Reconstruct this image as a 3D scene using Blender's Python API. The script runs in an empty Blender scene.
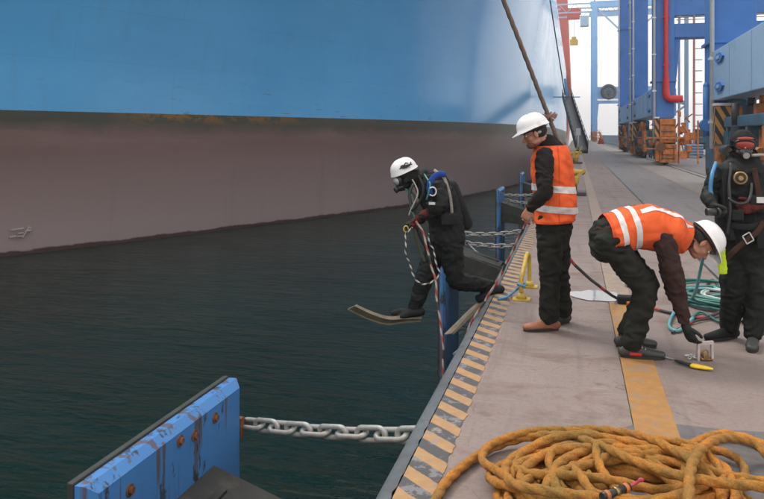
import bpy, bmesh, math, random
from mathutils import Vector, Matrix, noise
R_ = math.radians
random.seed(7)
sc = bpy.context.scene
COL = sc.collection
# ------------------------------------------------------------------ camera
TH = R_(15.0); FPX = 720.0; CH = 1.63
RV = Vector((math.cos(TH), math.sin(TH), 0)); FV = Vector((-math.sin(TH), math.cos(TH), 0)); ZV = Vector((0, 0, 1))
cd = bpy.data.cameras.new('camera'); cam = bpy.data.objects.new('camera', cd); COL.objects.link(cam)
cam.location = (0, 0, CH); cam.rotation_euler = (R_(90), 0, TH)
cd.sensor_width = 36; cd.lens = FPX / 764 * 36; cd.shift_y = -114.5 / 764
cd.clip_start = 0.05; cd.clip_end = 9000
sc.camera = cam
def at(px, py, t):                      # point seen at photo pixel px,py at depth t
    return Vector((0, 0, CH)) + RV * ((px - 382) / FPX * t) + FV * t + ZV * ((135 - py) / FPX * t)
def gr(px, py, z=0.0):                  # the same for a point at height z
    return at(px, py, (CH - z) * FPX / (py - 135))
# ------------------------------------------------------------------ world, sun, exposure
SUN_EL, SUN_AZ = 52, -62                # azimuth from +Y, clockwise seen from above
w = bpy.data.worlds.new('World'); sc.world = w; w.use_nodes = True
wt = w.node_tree; wt.nodes.clear()
wo = wt.nodes.new('ShaderNodeOutputWorld'); wb = wt.nodes.new('ShaderNodeBackground')
sk = wt.nodes.new('ShaderNodeTexSky'); sk.sky_type = 'NISHITA'; sk.sun_disc = False
sk.sun_elevation = R_(SUN_EL); sk.sun_rotation = R_(SUN_AZ); sk.air_density = 1.0; sk.dust_density = 6.0; sk.ozone_density = 1.0
hs = wt.nodes.new('ShaderNodeHueSaturation'); hs.inputs['Saturation'].default_value = 0.22
mx = wt.nodes.new('ShaderNodeMix'); mx.data_type = 'RGBA'; mx.inputs[0].default_value = 0.5
mx.inputs[7].default_value = (14.5, 13.9, 13.5, 1)
wb.inputs['Strength'].default_value = 0.15
wt.links.new(sk.outputs[0], hs.inputs['Color']); wt.links.new(hs.outputs[0], mx.inputs[6])
wt.links.new(mx.outputs[2], wb.inputs['Color']); wt.links.new(wb.outputs[0], wo.inputs[0])
sl = bpy.data.lights.new('sun', 'SUN'); sl.energy = 1.3; sl.angle = R_(12); sl.color = (1, .95, .88)
so = bpy.data.objects.new('sun', sl); COL.objects.link(so)
_d = Vector((math.sin(R_(SUN_AZ)) * math.cos(R_(SUN_EL)), math.cos(R_(SUN_AZ)) * math.cos(R_(SUN_EL)), math.sin(R_(SUN_EL))))
so.rotation_euler = _d.to_track_quat('Z', 'Y').to_euler(); so.location = (0, 0, 60)
sc.view_settings.view_transform = 'Standard'; sc.view_settings.look = 'None'
sc.view_settings.exposure = 0.30; sc.view_settings.gamma = 1.0
HAZE_DENSITY = 0.0009

# ------------------------------------------------------------------ materials
def ramp(nt, fac, stops):
    r = nt.nodes.new('ShaderNodeValToRGB'); e = r.color_ramp.elements
    while len(e) < len(stops): e.new(.5)
    for i, (p, c) in enumerate(stops):
        e[i].position = p; e[i].color = (c, c, c, 1) if isinstance(c, (int, float)) else (*c, 1)
    nt.links.new(fac, r.inputs[0]); return r.outputs[0]
def nz(nt, co, scale, detail=5, rough=.6, sc3=None, dist=0):
    n = nt.nodes.new('ShaderNodeTexNoise'); n.inputs['Scale'].default_value = scale
    n.inputs['Detail'].default_value = detail; n.inputs['Roughness'].default_value = rough; n.inputs['Distortion'].default_value = dist
    if sc3:
        m = nt.nodes.new('ShaderNodeMapping'); m.inputs['Scale'].default_value = sc3; nt.links.new(co, m.inputs[0]); co = m.outputs[0]
    nt.links.new(co, n.inputs['Vector']); return n.outputs['Fac']
def mixc(nt, fac, a, b):
    m = nt.nodes.new('ShaderNodeMix'); m.data_type = 'RGBA'
    for s, v in ((0, fac), (6, a), (7, b)):
        if isinstance(v, (int, float)): m.inputs[s].default_value = v
        elif isinstance(v, tuple): m.inputs[s].default_value = (*v, 1)
        else: nt.links.new(v, m.inputs[s])
    return m.outputs[2]
def mth(nt, op, a, b=None):
    m = nt.nodes.new('ShaderNodeMath'); m.operation = op
    for i, v in enumerate((a, b)):
        if v is None: continue
        if isinstance(v, (int, float)): m.inputs[i].default_value = v
        else: nt.links.new(v, m.inputs[i])
    return m.outputs[0]
def base(name):
    m = bpy.data.materials.new(name); m.use_nodes = True; nt = m.node_tree
    b = nt.nodes['Principled BSDF']; tc = nt.nodes.new('ShaderNodeTexCoord')
    return m, nt, b, tc.outputs['Object']
def bump(nt, b, h, strength, dist=.02):
    bp = nt.nodes.new('ShaderNodeBump'); bp.inputs['Strength'].default_value = strength; bp.inputs['Distance'].default_value = dist
    nt.links.new(h, bp.inputs['Height']); nt.links.new(bp.outputs[0], b.inputs['Normal'])
def M(name, c, rough=.6, metal=0, var=.25, scale=6, bmp=.25, bs=60, dirt=None, dscale=3, damt=.5):
    m, nt, b, co = base(name)
    n = nz(nt, co, scale); f = ramp(nt, n, [(.3, 0), (.7, 1)])
    col = mixc(nt, f, tuple(x * (1 - var) for x in c), tuple(min(1, x * (1 + var)) for x in c))
    if dirt:
        d = ramp(nt, nz(nt, co, dscale, 8, .7), [(.62 - damt * .25, 0), (.72, 1)]); col = mixc(nt, d, col, dirt)
    nt.links.new(col, b.inputs['Base Color'])
    nt.links.new(ramp(nt, n, [(0, max(0, rough - .1)), (1, min(1, rough + .1))]), b.inputs['Roughness'])
    b.inputs['Metallic'].default_value = metal
    if bmp: bump(nt, b, nz(nt, co, bs, 4), bmp, .01)
    return m
def sep(nt, co):
    s = nt.nodes.new('ShaderNodeSeparateXYZ'); nt.links.new(co, s.inputs[0]); return s.outputs

def concrete(name, c1, c2, stain, bs=35, streak=(1, 1, 1)):
    m, nt, b, co = base(name)
    a = ramp(nt, nz(nt, co, .7, 8, .65), [(.3, 0), (.7, 1)])
    col = mixc(nt, a, c1, c2)
    s1 = ramp(nt, nz(nt, co, 1.3, 9, .7, (1, 2.2, 1), .6), [(.50, 0), (.68, .85)])
    col = mixc(nt, s1, col, stain)
    sp = ramp(nt, nz(nt, co, 26, 5, .75), [(.30, .45), (.5, 1)])
    col = mixc(nt, sp, tuple(x * .72 for x in c1), col)
    sp2 = ramp(nt, nz(nt, co, 9, 6, .75, streak), [(.57, 0), (.70, .5)])
    col = mixc(nt, sp2, col, tuple(min(1, x * 1.35) for x in c2))
    dk = ramp(nt, nz(nt, co, 2.6, 3, .5, (1, 1.7, 1)), [(.67, 0), (.73, .6)])
    col = mixc(nt, dk, col, tuple(x * .4 for x in stain))
    vo = nt.nodes.new('ShaderNodeTexVoronoi'); vo.feature = 'DISTANCE_TO_EDGE'; vo.inputs['Scale'].default_value = .9
    wv = nt.nodes.new('ShaderNodeVectorMath'); wv.operation = 'ADD'; nn_ = nt.nodes.new('ShaderNodeTexNoise'); nn_.inputs['Scale'].default_value = 3; nn_.inputs['Detail'].default_value = 6
    nt.links.new(co, nn_.inputs['Vector']); sv = nt.nodes.new('ShaderNodeVectorMath'); sv.operation = 'SCALE'; sv.inputs['Scale'].default_value = .5
    nt.links.new(nn_.outputs['Color'], sv.inputs[0]); nt.links.new(co, wv.inputs[0]); nt.links.new(sv.outputs[0], wv.inputs[1]); nt.links.new(wv.outputs[0], vo.inputs['Vector'])
    cr = mth(nt, 'MULTIPLY', ramp(nt, vo.outputs['Distance'], [(0, 1), (.008, 0)]), ramp(nt, nz(nt, co, .6, 3), [(.48, 0), (.56, .55)]))
    col = mixc(nt, cr, col, tuple(x * .45 for x in stain))
    ty = ramp(nt, nz(nt, co, 2.2, 5, .6, (2.6, .12, 1)), [(.53, 0), (.66, .45)]); col = mixc(nt, ty, col, tuple(x * .62 for x in c1))
    sm = ramp(nt, nz(nt, co, 1.1, 4, .6, (1, 1.6, 1), 1.2), [(.60, 0), (.68, .6)]); col = mixc(nt, sm, col, (stain[0] * 1.05, stain[1] * .82, stain[2] * .72))
    pt = ramp(nt, nz(nt, co, 70, 2, .5), [(.66, 0), (.70, .7)]); col = mixc(nt, pt, col, tuple(x * .5 for x in stain))
    nt.links.new(col, b.inputs['Base Color'])
    nt.links.new(ramp(nt, a, [(0, .62), (1, .85)]), b.inputs['Roughness'])
    h = mth(nt, 'ADD', nz(nt, co, bs, 8, .7), mth(nt, 'MULTIPLY', nz(nt, co, 4, 4), .8))
    bump(nt, b, h, .28, .006)
    return m
MC = {}
MC['apron'] = concrete('apron_concrete', (.195, .148, .130), (.265, .213, .190), (.145, .092, .070), streak=(.5, 3, 1))
MC['road'] = concrete('road_concrete', (.185, .166, .160), (.225, .204, .198), (.15, .133, .126))
MC['patch'] = concrete('dark_ground_patch', (.105, .10, .10), (.14, .13, .125), (.08, .075, .07))
MC['rail_bed'] = concrete('rail_bed_concrete', (.25, .22, .195), (.31, .275, .24), (.22, .19, .165))
MC['wall'] = concrete('quay_wall_concrete', (.17, .17, .155), (.25, .25, .23), (.06, .075, .06))
MC['coping'] = concrete('coping_paint', (.075, .088, .10), (.115, .13, .142), (.06, .06, .06))
def worn_paint(name, paint, under, wear=.5, stripes=None):
    m, nt, b, co = base(name)
    f = ramp(nt, nz(nt, co, 5, 9, .75), [(wear, 0), (wear + .06, 1)])      # 1 = worn off
    c = mixc(nt, ramp(nt, nz(nt, co, 14, 4), [(.35, 0), (.65, 1)]), tuple(x * .82 for x in paint), paint)
    if stripes:
        x, y, z = sep(nt, co)
        ph = mth(nt, 'ADD', mth(nt, 'MULTIPLY', y, 1 / .222), mth(nt, 'MULTIPLY', x, .86 / .222))
        ph = mth(nt, 'ADD', ph, mth(nt, 'MULTIPLY', mth(nt, 'SUBTRACT', nz(nt, co, 9, 4), .5), .12))
        fr = mth(nt, 'FRACT', mth(nt, 'ADD', ph, 100.0))
        st = ramp(nt, fr, [(.0, 0), (.03, 1), (.5, 1), (.53, 0)])
        g = mixc(nt, ramp(nt, nz(nt, co, 7, 7, .75), [(.545, 0), (.57, 1)]), stripes, tuple(min(1, v * 2.6) for v in stripes))
        c = mixc(nt, st, g, c)
    c = mixc(nt, f, c, under)
    nt.links.new(c, b.inputs['Base Color']); b.inputs['Roughness'].default_value = .65
    bump(nt, b, nz(nt, co, 35, 7, .7), .4, .01); return m
MC['stripe'] = worn_paint('hazard_striping_paint', (.40, .235, .105), (.26, .215, .19), .57, (.068, .066, .068))
MC['line'] = worn_paint('lane_line_paint', (.37, .185, .055), (.27, .18, .115), .52)
MC['linep'] = worn_paint('pale_kerb_paint', (.32, .235, .17), (.225, .18, .15), .5)

# hull materials
def hull_blue():
    m, nt, b, co = base('hull_blue_paint')
    x, y, z = sep(nt, co)
    c = mixc(nt, ramp(nt, nz(nt, co, .12, 6, .6, (1, 1, 2.5)), [(.3, 0), (.7, 1)]), (.080, .35, .66), (.098, .40, .73))
    st = ramp(nt, nz(nt, co, .55, 7, .72, (1, .5, 2.4)), [(.61, 0), (.70, .5)])
    lowz = ramp(nt, mth(nt, 'DIVIDE', z, 20), [(.13, 1), (.27, 0)])
    c = mixc(nt, mth(nt, 'MULTIPLY', st, lowz), c, (.07, .10, .12))
    mk = ramp(nt, nz(nt, co, 1.1, 8, .75, (.6, .6, 2.5)), [(.61, 0), (.64, .85)])
    lw = ramp(nt, mth(nt, 'DIVIDE', z, 20), [(.13, 1), (.145, .1), (.30, .1), (.34, 0)])
    c = mixc(nt, mth(nt, 'MULTIPLY', mk, lw), c, (.10, .08, .02))
    cx = nt.nodes.new('ShaderNodeCombineXYZ'); nt.links.new(y, cx.inputs[0]); nt.links.new(mth(nt, 'SUBTRACT', z, 2.66), cx.inputs[1])
    bt = nt.nodes.new('ShaderNodeTexBrick'); nt.links.new(cx.outputs[0], bt.inputs['Vector']); bt.inputs['Scale'].default_value = 1
    bt.inputs['Brick Width'].default_value = 9; bt.inputs['Row Height'].default_value = 2.3; bt.inputs['Mortar Size'].default_value = .022; bt.inputs['Mortar Smooth'].default_value = .6
    seam = bt.outputs['Fac']
    c = mixc(nt, mth(nt, 'MULTIPLY', seam, .16), c, (.05, .14, .22))
    hs_ = ramp(nt, nz(nt, co, 1.0, 6, .7, (.25, .25, 7)), [(.58, 0), (.68, .30)])
    c = mixc(nt, mth(nt, 'MULTIPLY', hs_, lowz), c, (.22, .42, .55))
    sc_ = ramp(nt, nz(nt, co, 2.2, 8, .75, (.35, .35, 3.5)), [(.62, 0), (.65, .8)])
    zone = mth(nt, 'MULTIPLY', ramp(nt, mth(nt, 'DIVIDE', y, 100), [(.27, 0), (.31, 1), (.50, 1), (.56, 0)]), ramp(nt, mth(nt, 'DIVIDE', z, 20), [(.13, 1), (.23, .7), (.27, 0)]))
    c = mixc(nt, mth(nt, 'MULTIPLY', sc_, zone), c, (.09, .09, .03))
    vr = ramp(nt, nz(nt, co, 1.6, 5, .6, (1, 1, .07)), [(.58, 0), (.72, .13)]); c = mixc(nt, vr, c, (.10, .20, .26))
    nt.links.new(c, b.inputs['Base Color'])
    nt.links.new(ramp(nt, nz(nt, co, .3, 5), [(.3, .12), (.7, .24)]), b.inputs['Roughness'])
    b.inputs['Coat Weight'].default_value = .7; b.inputs['Coat Roughness'].default_value = .22; b.inputs['Coat IOR'].default_value = 1.4; b.inputs['Specular IOR Level'].default_value = .3
    bump(nt, b, nz(nt, co, .22, 2, .4, (1, 1, .5)), .12, .10); return m
def hull_red():
    m, nt, b, co = base('hull_boot_topping_red')
    x, y, z = sep(nt, co)
    n = nz(nt, co, .25, 8, .65, (.35, .35, 3.2))
    c = mixc(nt, ramp(nt, n, [(.35, 0), (.65, 1)]), (.135, .078, .068), (.19, .115, .105))
    zz = mth(nt, 'ADD', mth(nt, 'DIVIDE', mth(nt, 'ADD', z, 3.4), 6.2), mth(nt, 'MULTIPLY', mth(nt, 'SUBTRACT', n, .5), .25))
    c = mixc(nt, ramp(nt, zz, [(.12, .9), (.72, 0)]), c, (.31, .24, .235))
    yy = mth(nt, 'DIVIDE', y, 100)
    alg = mth(nt, 'SUBTRACT', mth(nt, 'ADD', mth(nt, 'MULTIPLY', z, .9), mth(nt, 'MULTIPLY', yy, .9)), mth(nt, 'MULTIPLY', nz(nt, co, .5, 8, .7, (1, 1, 2)), .9))
    c = mixc(nt, ramp(nt, alg, [(.0, 0), (1, 0)]), c, (.05, .05, .04))
    al2 = ramp(nt, mth(nt, 'DIVIDE', alg, 4), [(.34, 0), (.47, .93)])
    c = mixc(nt, al2, c, (.035, .042, .026))
    rust = ramp(nt, nz(nt, co, .9, 8, .75, (.8, .8, 1.6)), [(.47, 0), (.52, .9)])
    top = ramp(nt, mth(nt, 'DIVIDE', z, 3), [(.70, 0), (.84, 1)])
    top = mth(nt, 'MULTIPLY', top, ramp(nt, mth(nt, 'DIVIDE', y, 100), [(.28, 0), (.31, 1), (.36, 1), (.40, .25), (.6, .0)]))
    vs_ = ramp(nt, nz(nt, co, 1.3, 5, .6, (1, 1, .06)), [(.56, 0), (.70, .14)]); c = mixc(nt, vs_, c, (.12, .075, .07))
    c = mixc(nt, mth(nt, 'MULTIPLY', rust, top), c, (.22, .10, .01))
    gw = ramp(nt, mth(nt, 'ADD', mth(nt, 'MULTIPLY', mth(nt, 'ADD', z, 3.4), 1.8), mth(nt, 'MULTIPLY', nz(nt, co, 1.5, 5), -.5)), [(0, 1), (.12, 0)])
    c = mixc(nt, gw, c, (.055, .025, .025))
    nt.links.new(c, b.inputs['Base Color']); b.inputs['Roughness'].default_value = .42
    bump(nt, b, nz(nt, co, .5, 4, .5, (1, 1, 3)), .15, .04); return m
MC['hull_blue'] = hull_blue(); MC['hull_red'] = hull_red()
def water():
    m, nt, b, co = base('harbour_water')
    b.inputs['Base Color'].default_value = (.010, .030, .027, 1); b.inputs['Roughness'].default_value = .10
    b.inputs['IOR'].default_value = 1.33; b.inputs['Specular IOR Level'].default_value = .26
    rip = nz(nt, co, 1.5, 5, .55, (.5, 1.8, 1), .8); fine = nz(nt, co, 6, 3, .5, (.6, 1.5, 1)); big = nz(nt, co, .25, 3)
    rip = mth(nt, 'MULTIPLY', rip, ramp(nt, nz(nt, co, .35, 4, .6, (.6, 1.5, 1)), [(.35, .45), (.65, 1.15)]))
    h = mth(nt, 'ADD', mth(nt, 'ADD', rip, mth(nt, 'MULTIPLY', fine, .22)), mth(nt, 'MULTIPLY', big, 1.2))
    bump(nt, b, h, .75, .20)
    v = ramp(nt, nz(nt, co, .12, 4), [(.35, 0), (.65, 1)])
    nt.links.new(mixc(nt, v, (.002, .016, .009), (.006, .028, .019)), b.inputs['Base Color'])
    return m
MC['water'] = water()
def streaky(name, c, rust=(.10, .055, .025)):
    m, nt, b, co = base(name)
    st = ramp(nt, nz(nt, co, 7, 5, .6, (1, 1.3, .07)), [(.53, 0), (.58, .8)])
    bl = ramp(nt, nz(nt, co, 5, 8, .75, (1, 1, .45)), [(.575, 0), (.60, .9)])
    v = ramp(nt, nz(nt, co, 2, 6), [(.3, 0), (.7, 1)])
    col = mixc(nt, v, tuple(x * .85 for x in c), c)
    col = mixc(nt, st, col, rust); col = mixc(nt, bl, col, (.03, .035, .03))
    nt.links.new(col, b.inputs['Base Color']); b.inputs['Roughness'].default_value = .45
    bump(nt, b, nz(nt, co, 25, 5), .2, .01); return m
MC['fender'] = streaky('fender_blue_paint', (.06, .22, .52))
MC['rubber'] = M('dark_rubber', (.022, .022, .018), .7, var=.4, dirt=(.07, .065, .045), dscale=5)
MC['pad'] = M('scuffed_pad', (.03, .034, .028), .7, var=.4)
MC['rust'] = M('rusty_steel', (.16, .065, .03), .85, var=.5, scale=20, bmp=.6)
MC['galv'] = M('galvanised_steel', (.34, .34, .32), .5, .35, var=.25, scale=15, dirt=(.22, .17, .13), dscale=9)
MC['crane'] = M('crane_blue_paint', (.055, .195, .52), .5, var=.10, scale=1.2, bmp=.03, dirt=(.07, .16, .34), dscale=.8, damt=.2)
MC['crane_far'] = M('haze_lightened_crane_blue', (.20, .42, .72), .5, var=.08, scale=1.2, bmp=.03)  # crane blue made paler, distance haze put into the colour
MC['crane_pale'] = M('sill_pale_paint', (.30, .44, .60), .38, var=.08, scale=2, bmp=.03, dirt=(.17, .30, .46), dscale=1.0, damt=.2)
MC['teal'] = M('bogie_teal_paint', (.045, .13, .19), .5, var=.3, scale=4, dirt=(.06, .045, .03), dscale=3)
MC['orange'] = M('orange_machine_paint', (.62, .19, .035), .5, var=.22, scale=5, dirt=(.10, .05, .02), dscale=4, damt=.8)
MC['red'] = M('red_paint', (.60, .03, .03), .45, var=.12)
MC['white'] = M('white_paint', (.75, .75, .74), .4, var=.06, bmp=.05)
MC['dark'] = M('dark_steel', (.04, .042, .045), .55, var=.3)
MC['yellow'] = M('yellow_paint', (.52, .36, .05), .5, var=.15, dirt=(.2, .12, .03), dscale=10)
MC['glass'] = M('dark_glass', (.02, .03, .03), .08, var=.1, bmp=0)
MC['redhull'] = M('red_hull_paint', (.42, .06, .045), .5, var=.2, scale=.2, bmp=0)
MC['palehull'] = M('pale_hull_paint', (.5, .5, .5), .5, var=.1, scale=.2, bmp=0)
def hazard(name, c1, c2, per=.28):
    m, nt, b, co = base(name); x, y, z = sep(nt, co)
    f = mth(nt, 'FRACT', mth(nt, 'ADD', mth(nt, 'DIVIDE', mth(nt, 'ADD', mth(nt, 'MULTIPLY', mth(nt, 'ADD', x, y), 1.0), mth(nt, 'MULTIPLY', z, .55)), per), 200))
    col = mixc(nt, ramp(nt, f, [(.48, 0), (.5, 1)]), c1, c2)
    col = mixc(nt, ramp(nt, nz(nt, co, 6, 6, .7), [(.58, 0), (.7, .7)]), col, (.06, .04, .025))
    nt.links.new(col, b.inputs['Base Color']); b.inputs['Roughness'].default_value = .6; return m
MC['hazard'] = hazard('black_orange_hazard_paint', (.03, .025, .02), (.50, .24, .08))
def fabric(name, c, var=.3, bs=260, rough=.85):
    m, nt, b, co = base(name)
    n = nz(nt, co, 9, 6, .6)
    nt.links.new(mixc(nt, ramp(nt, n, [(.3, 0), (.7, 1)]), tuple(x * (1 - var) for x in c), tuple(min(1, x * (1 + var)) for x in c)), b.inputs['Base Color'])
    b.inputs['Roughness'].default_value = rough; b.inputs['Specular IOR Level'].default_value = .22
    h = mth(nt, 'ADD', nz(nt, co, bs, 2), mth(nt, 'MULTIPLY', nz(nt, co, 28, 3), 1.5)); bump(nt, b, h, .5, .006); return m
MC['vest'] = fabric('hi_vis_orange_fabric', (.80, .125, .035), .12)
MC['binding'] = fabric('orange_binding_tape', (.62, .085, .025), .15)
MC['reflect'] = fabric('silver_reflective_tape', (.66, .64, .62), .08, rough=.45)
MC['jacket'] = fabric('black_jacket_fabric', (.015, .012, .011), .3)
MC['jacket2'] = fabric('dark_brown_sleeve_fabric', (.042, .022, .019), .3)
MC['trousers'] = fabric('dark_olive_work_trousers', (.015, .0155, .012), .35)
MC['trousers2'] = fabric('charcoal_work_trousers', (.016, .017, .013), .35)
MC['drysuit'] = fabric('black_drysuit_fabric', (.009, .011, .010), .4, rough=.6)
MC['neo'] = fabric('black_neoprene', (.012, .013, .013), .4, rough=.75)
MC['webbing'] = fabric('brown_webbing', (.055, .026, .02), .3)
MC['harness'] = fabric('black_harness', (.018, .019, .02), .4)
MC['bluegear'] = fabric('blue_harness_trim', (.02, .07, .30), .2)
MC['lime'] = fabric('lime_yellow_fabric', (.50, .68, .03), .1)
MC['glove'] = fabric('black_work_glove', (.018, .022, .020), .4, rough=.6)
MC['redglove'] = fabric('dark_red_glove', (.10, .02, .018), .3)
MC['leather'] = M('tan_leather', (.30, .12, .06), .6, var=.3, scale=20)
MC['boot'] = M('grey_black_leather', (.035, .036, .034), .5, var=.3, scale=20)
MC['sole'] = M('boot_sole_rubber', (.02, .018, .016), .8)
MC['helmet'] = M('white_helmet_plastic', (.80, .79, .78), .28, var=.03, bmp=0, dirt=(.6, .58, .54), dscale=6, damt=.1)
_v = MC['vest']; _nt = _v.node_tree; _b = _nt.nodes['Principled BSDF']; _l = _b.inputs['Base Color'].links[0].from_socket; _co = _nt.nodes.new('ShaderNodeTexCoord').outputs['Object']
_nt.links.new(mixc(_nt, ramp(_nt, nz(_nt, _co, 5, 7, .7), [(.50, 0), (.72, .6)]), _l, (.38, .07, .03)), _b.inputs['Base Color'])
def skinm():
    m, nt, b, co = base('skin')
    c = mixc(nt, ramp(nt, nz(nt, co, 18, 5), [(.3, 0), (.7, 1)]), (.36, .155, .09), (.47, .22, .14))
    nt.links.new(c, b.inputs['Base Color']); b.inputs['Roughness'].default_value = .5
    b.inputs['Subsurface Weight'].default_value = .08; b.inputs['Subsurface Radius'].default_value = (.01, .004, .002)
    bump(nt, b, nz(nt, co, 160, 3), .2, .003); return m
MC['skin'] = skinm()
MC['hair'] = M('dark_hair', (.02, .016, .013), .7, var=.4, scale=80, bmp=.8, bs=200)
MC['eye'] = M('eye_white', (.6, .58, .55), .2, var=.02, bmp=0); MC['iris'] = M('dark_iris', (.02, .012, .01), .15, bmp=0)
MC['lip'] = M('lip_skin', (.33, .11, .085), .5)
MC['visor'] = M('clear_grey_visor', (.38, .38, .37), .12, var=.2, bmp=0)
MC['redmask'] = M('red_mask_glass', (.42, .05, .04), .2, var=.3, bmp=0)
MC['brass'] = M('brass', (.35, .22, .09), .35, .8)
MC['fin'] = M('olive_grey_fin', (.27, .22, .155), .6, var=.3, scale=10)
MC['chrome'] = M('bright_steel', (.62, .62, .6), .25, .9, var=.1)
MC['plastic'] = M('black_plastic', (.02, .02, .02), .4)
MC['ropew'] = M('grey_rope_fibre', (.33, .30, .26), .9, var=.3, scale=40, bmp=.6, bs=120)
def ropem(name, c, c2, k=9):
    m, nt, b, co = base(name)
    n = nz(nt, co, k, 7, .7); f = nz(nt, co, 90, 4, .8)
    col = mixc(nt, ramp(nt, n, [(.38, 0), (.62, 1)]), c, c2)
    col = mixc(nt, ramp(nt, f, [(.35, .55), (.6, 0)]), col, tuple(x * .35 for x in c2))
    nt.links.new(col, b.inputs['Base Color']); b.inputs['Roughness'].default_value = .95
    bump(nt, b, f, 1.0, .008); return m
MC['orange_rope'] = ropem('orange_rope_fibre', (.66, .235, .025), (.30, .165, .035), 3.2)
MC['brown_rope'] = ropem('brown_hawser_fibre', (.36, .235, .18), (.25, .16, .125))
MC['frayed'] = ropem('rust_red_lashing', (.48, .26, .20), (.36, .18, .13))
def bandrope(name, c1, c2, c3=None, fq=5.2):                  # rope with coloured bands along its length (UV.x = metres)
    m, nt, b, co = base(name)
    uv = nt.nodes.new('ShaderNodeTexCoord').outputs['UV']; x, y, z = sep(nt, uv)
    f = mth(nt, 'FRACT', mth(nt, 'ADD', mth(nt, 'MULTIPLY', x, fq), mth(nt, 'MULTIPLY', y, 1.0)))
    c = mixc(nt, ramp(nt, f, [(.42, 0), (.48, 1), (.94, 1), (.99, 0)]), c1, c2)
    g = mth(nt, 'FRACT', mth(nt, 'MULTIPLY', x, 2.3))
    if c3: c = mixc(nt, ramp(nt, g, [(.80, 0), (.83, 1)]), c, c3)
    nt.links.new(c, b.inputs['Base Color']); b.inputs['Roughness'].default_value = .7
    bump(nt, b, nz(nt, co, 120, 3), .6, .004); return m
MC['umbilical'] = bandrope('red_white_umbilical', (.34, .05, .04), (.36, .34, .31), (.03, .03, .03), 7)
MC['umbdark'] = bandrope('dark_red_umbilical', (.035, .035, .04), (.05, .04, .045), (.36, .05, .05))
MC['bwrope'] = bandrope('black_white_cord', (.50, .48, .44), (.03, .03, .03), None, 13)
MC['hose_g'] = M('green_hose', (.035, .16, .13), .4, bmp=.05); MC['hose_t'] = M('turquoise_hose', (.10, .33, .36), .4, bmp=.05)
MC['hose_w'] = M('pale_hose', (.42, .50, .46), .4, bmp=.05); MC['hose_b'] = M('black_hose', (.02, .02, .022), .4, bmp=.05)
MC['hose_blue'] = M('blue_hose', (.05, .22, .42), .4, bmp=.05)
m_, nt_, b_, co_ = base('wet_puddle_film'); b_.inputs['Base Color'].default_value = (.12, .12, .13, 1); b_.inputs['Roughness'].default_value = .04
b_.inputs['IOR'].default_value = 1.9; bump(nt_, b_, nz(nt_, co_, 14, 2), .05, .01); MC['puddle'] = m_

# ------------------------------------------------------------------ object helpers
def emp(name, loc, label=None, cat=None, group=None):
    o = bpy.data.objects.new(name, None); COL.objects.link(o); o.location = loc; o.empty_display_size = .2
    tag(o, label, cat, group); return o
def tag(o, label=None, cat=None, group=None, kind=None):
    for k, v in (('label', label), ('category', cat), ('group', group), ('kind', kind)):
        if v: o[k] = v
    return o
def place(o, parent):
    if parent is not None:
        o.parent = parent; bpy_update.append(parent)
        o.matrix_parent_inverse = wm(parent).inverted()
bpy_update = []
def wm(o):
    m = Matrix.LocRotScale(o.location, o.rotation_euler, o.scale)
    return (wm(o.parent) @ o.matrix_parent_inverse @ m) if o.parent else m
def obj(name, bm, mat, parent=None, smooth=False):
    me = bpy.data.meshes.new(name)
    if isinstance(bm, bpy.types.Mesh): me = bm
    else:
        bmesh.ops.recalc_face_normals(bm, faces=bm.faces); bm.to_mesh(me); bm.free()
    me.materials.clear()
    for mm in (mat if isinstance(mat, (list, tuple)) else [mat]): me.materials.append(MC[mm] if isinstance(mm, str) else mm)
    if smooth:
        for p in me.polygons: p.use_smooth = True
    o = bpy.data.objects.new(name, me); COL.objects.link(o); place(o, parent); return o
def box(bm, lo, hi, mat=None, bev=0, mi=0):
    lo = Vector(lo); hi = Vector(hi); c = (lo + hi) / 2; d = hi - lo
    r = bmesh.ops.create_cube(bm, size=1); vs = r['verts']
    for v in vs:
        v.co = Vector((v.co.x * d.x, v.co.y * d.y, v.co.z * d.z))
    if bev:
        es = list({e for v in vs for e in v.link_edges})
        rb = bmesh.ops.bevel(bm, geom=es, offset=bev, segments=2, affect='EDGES', profile=.6); vs = list({v for f in rb['faces'] for v in f.verts} | {v for v in vs if v.is_valid})
    T = Matrix.Translation(c) @ mat if mat is not None else Matrix.Translation(c)
    for v in vs: v.co = T @ v.co
    if mi:
        for f in {f for v in vs for f in v.link_faces}: f.material_index = mi
    return vs
def frame(T, hint):
    T = T.normalized(); s = hint - T * hint.dot(T)
    if s.length < 1e-4: s = T.orthogonal()
    s.normalize(); return s, T.cross(s)
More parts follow.
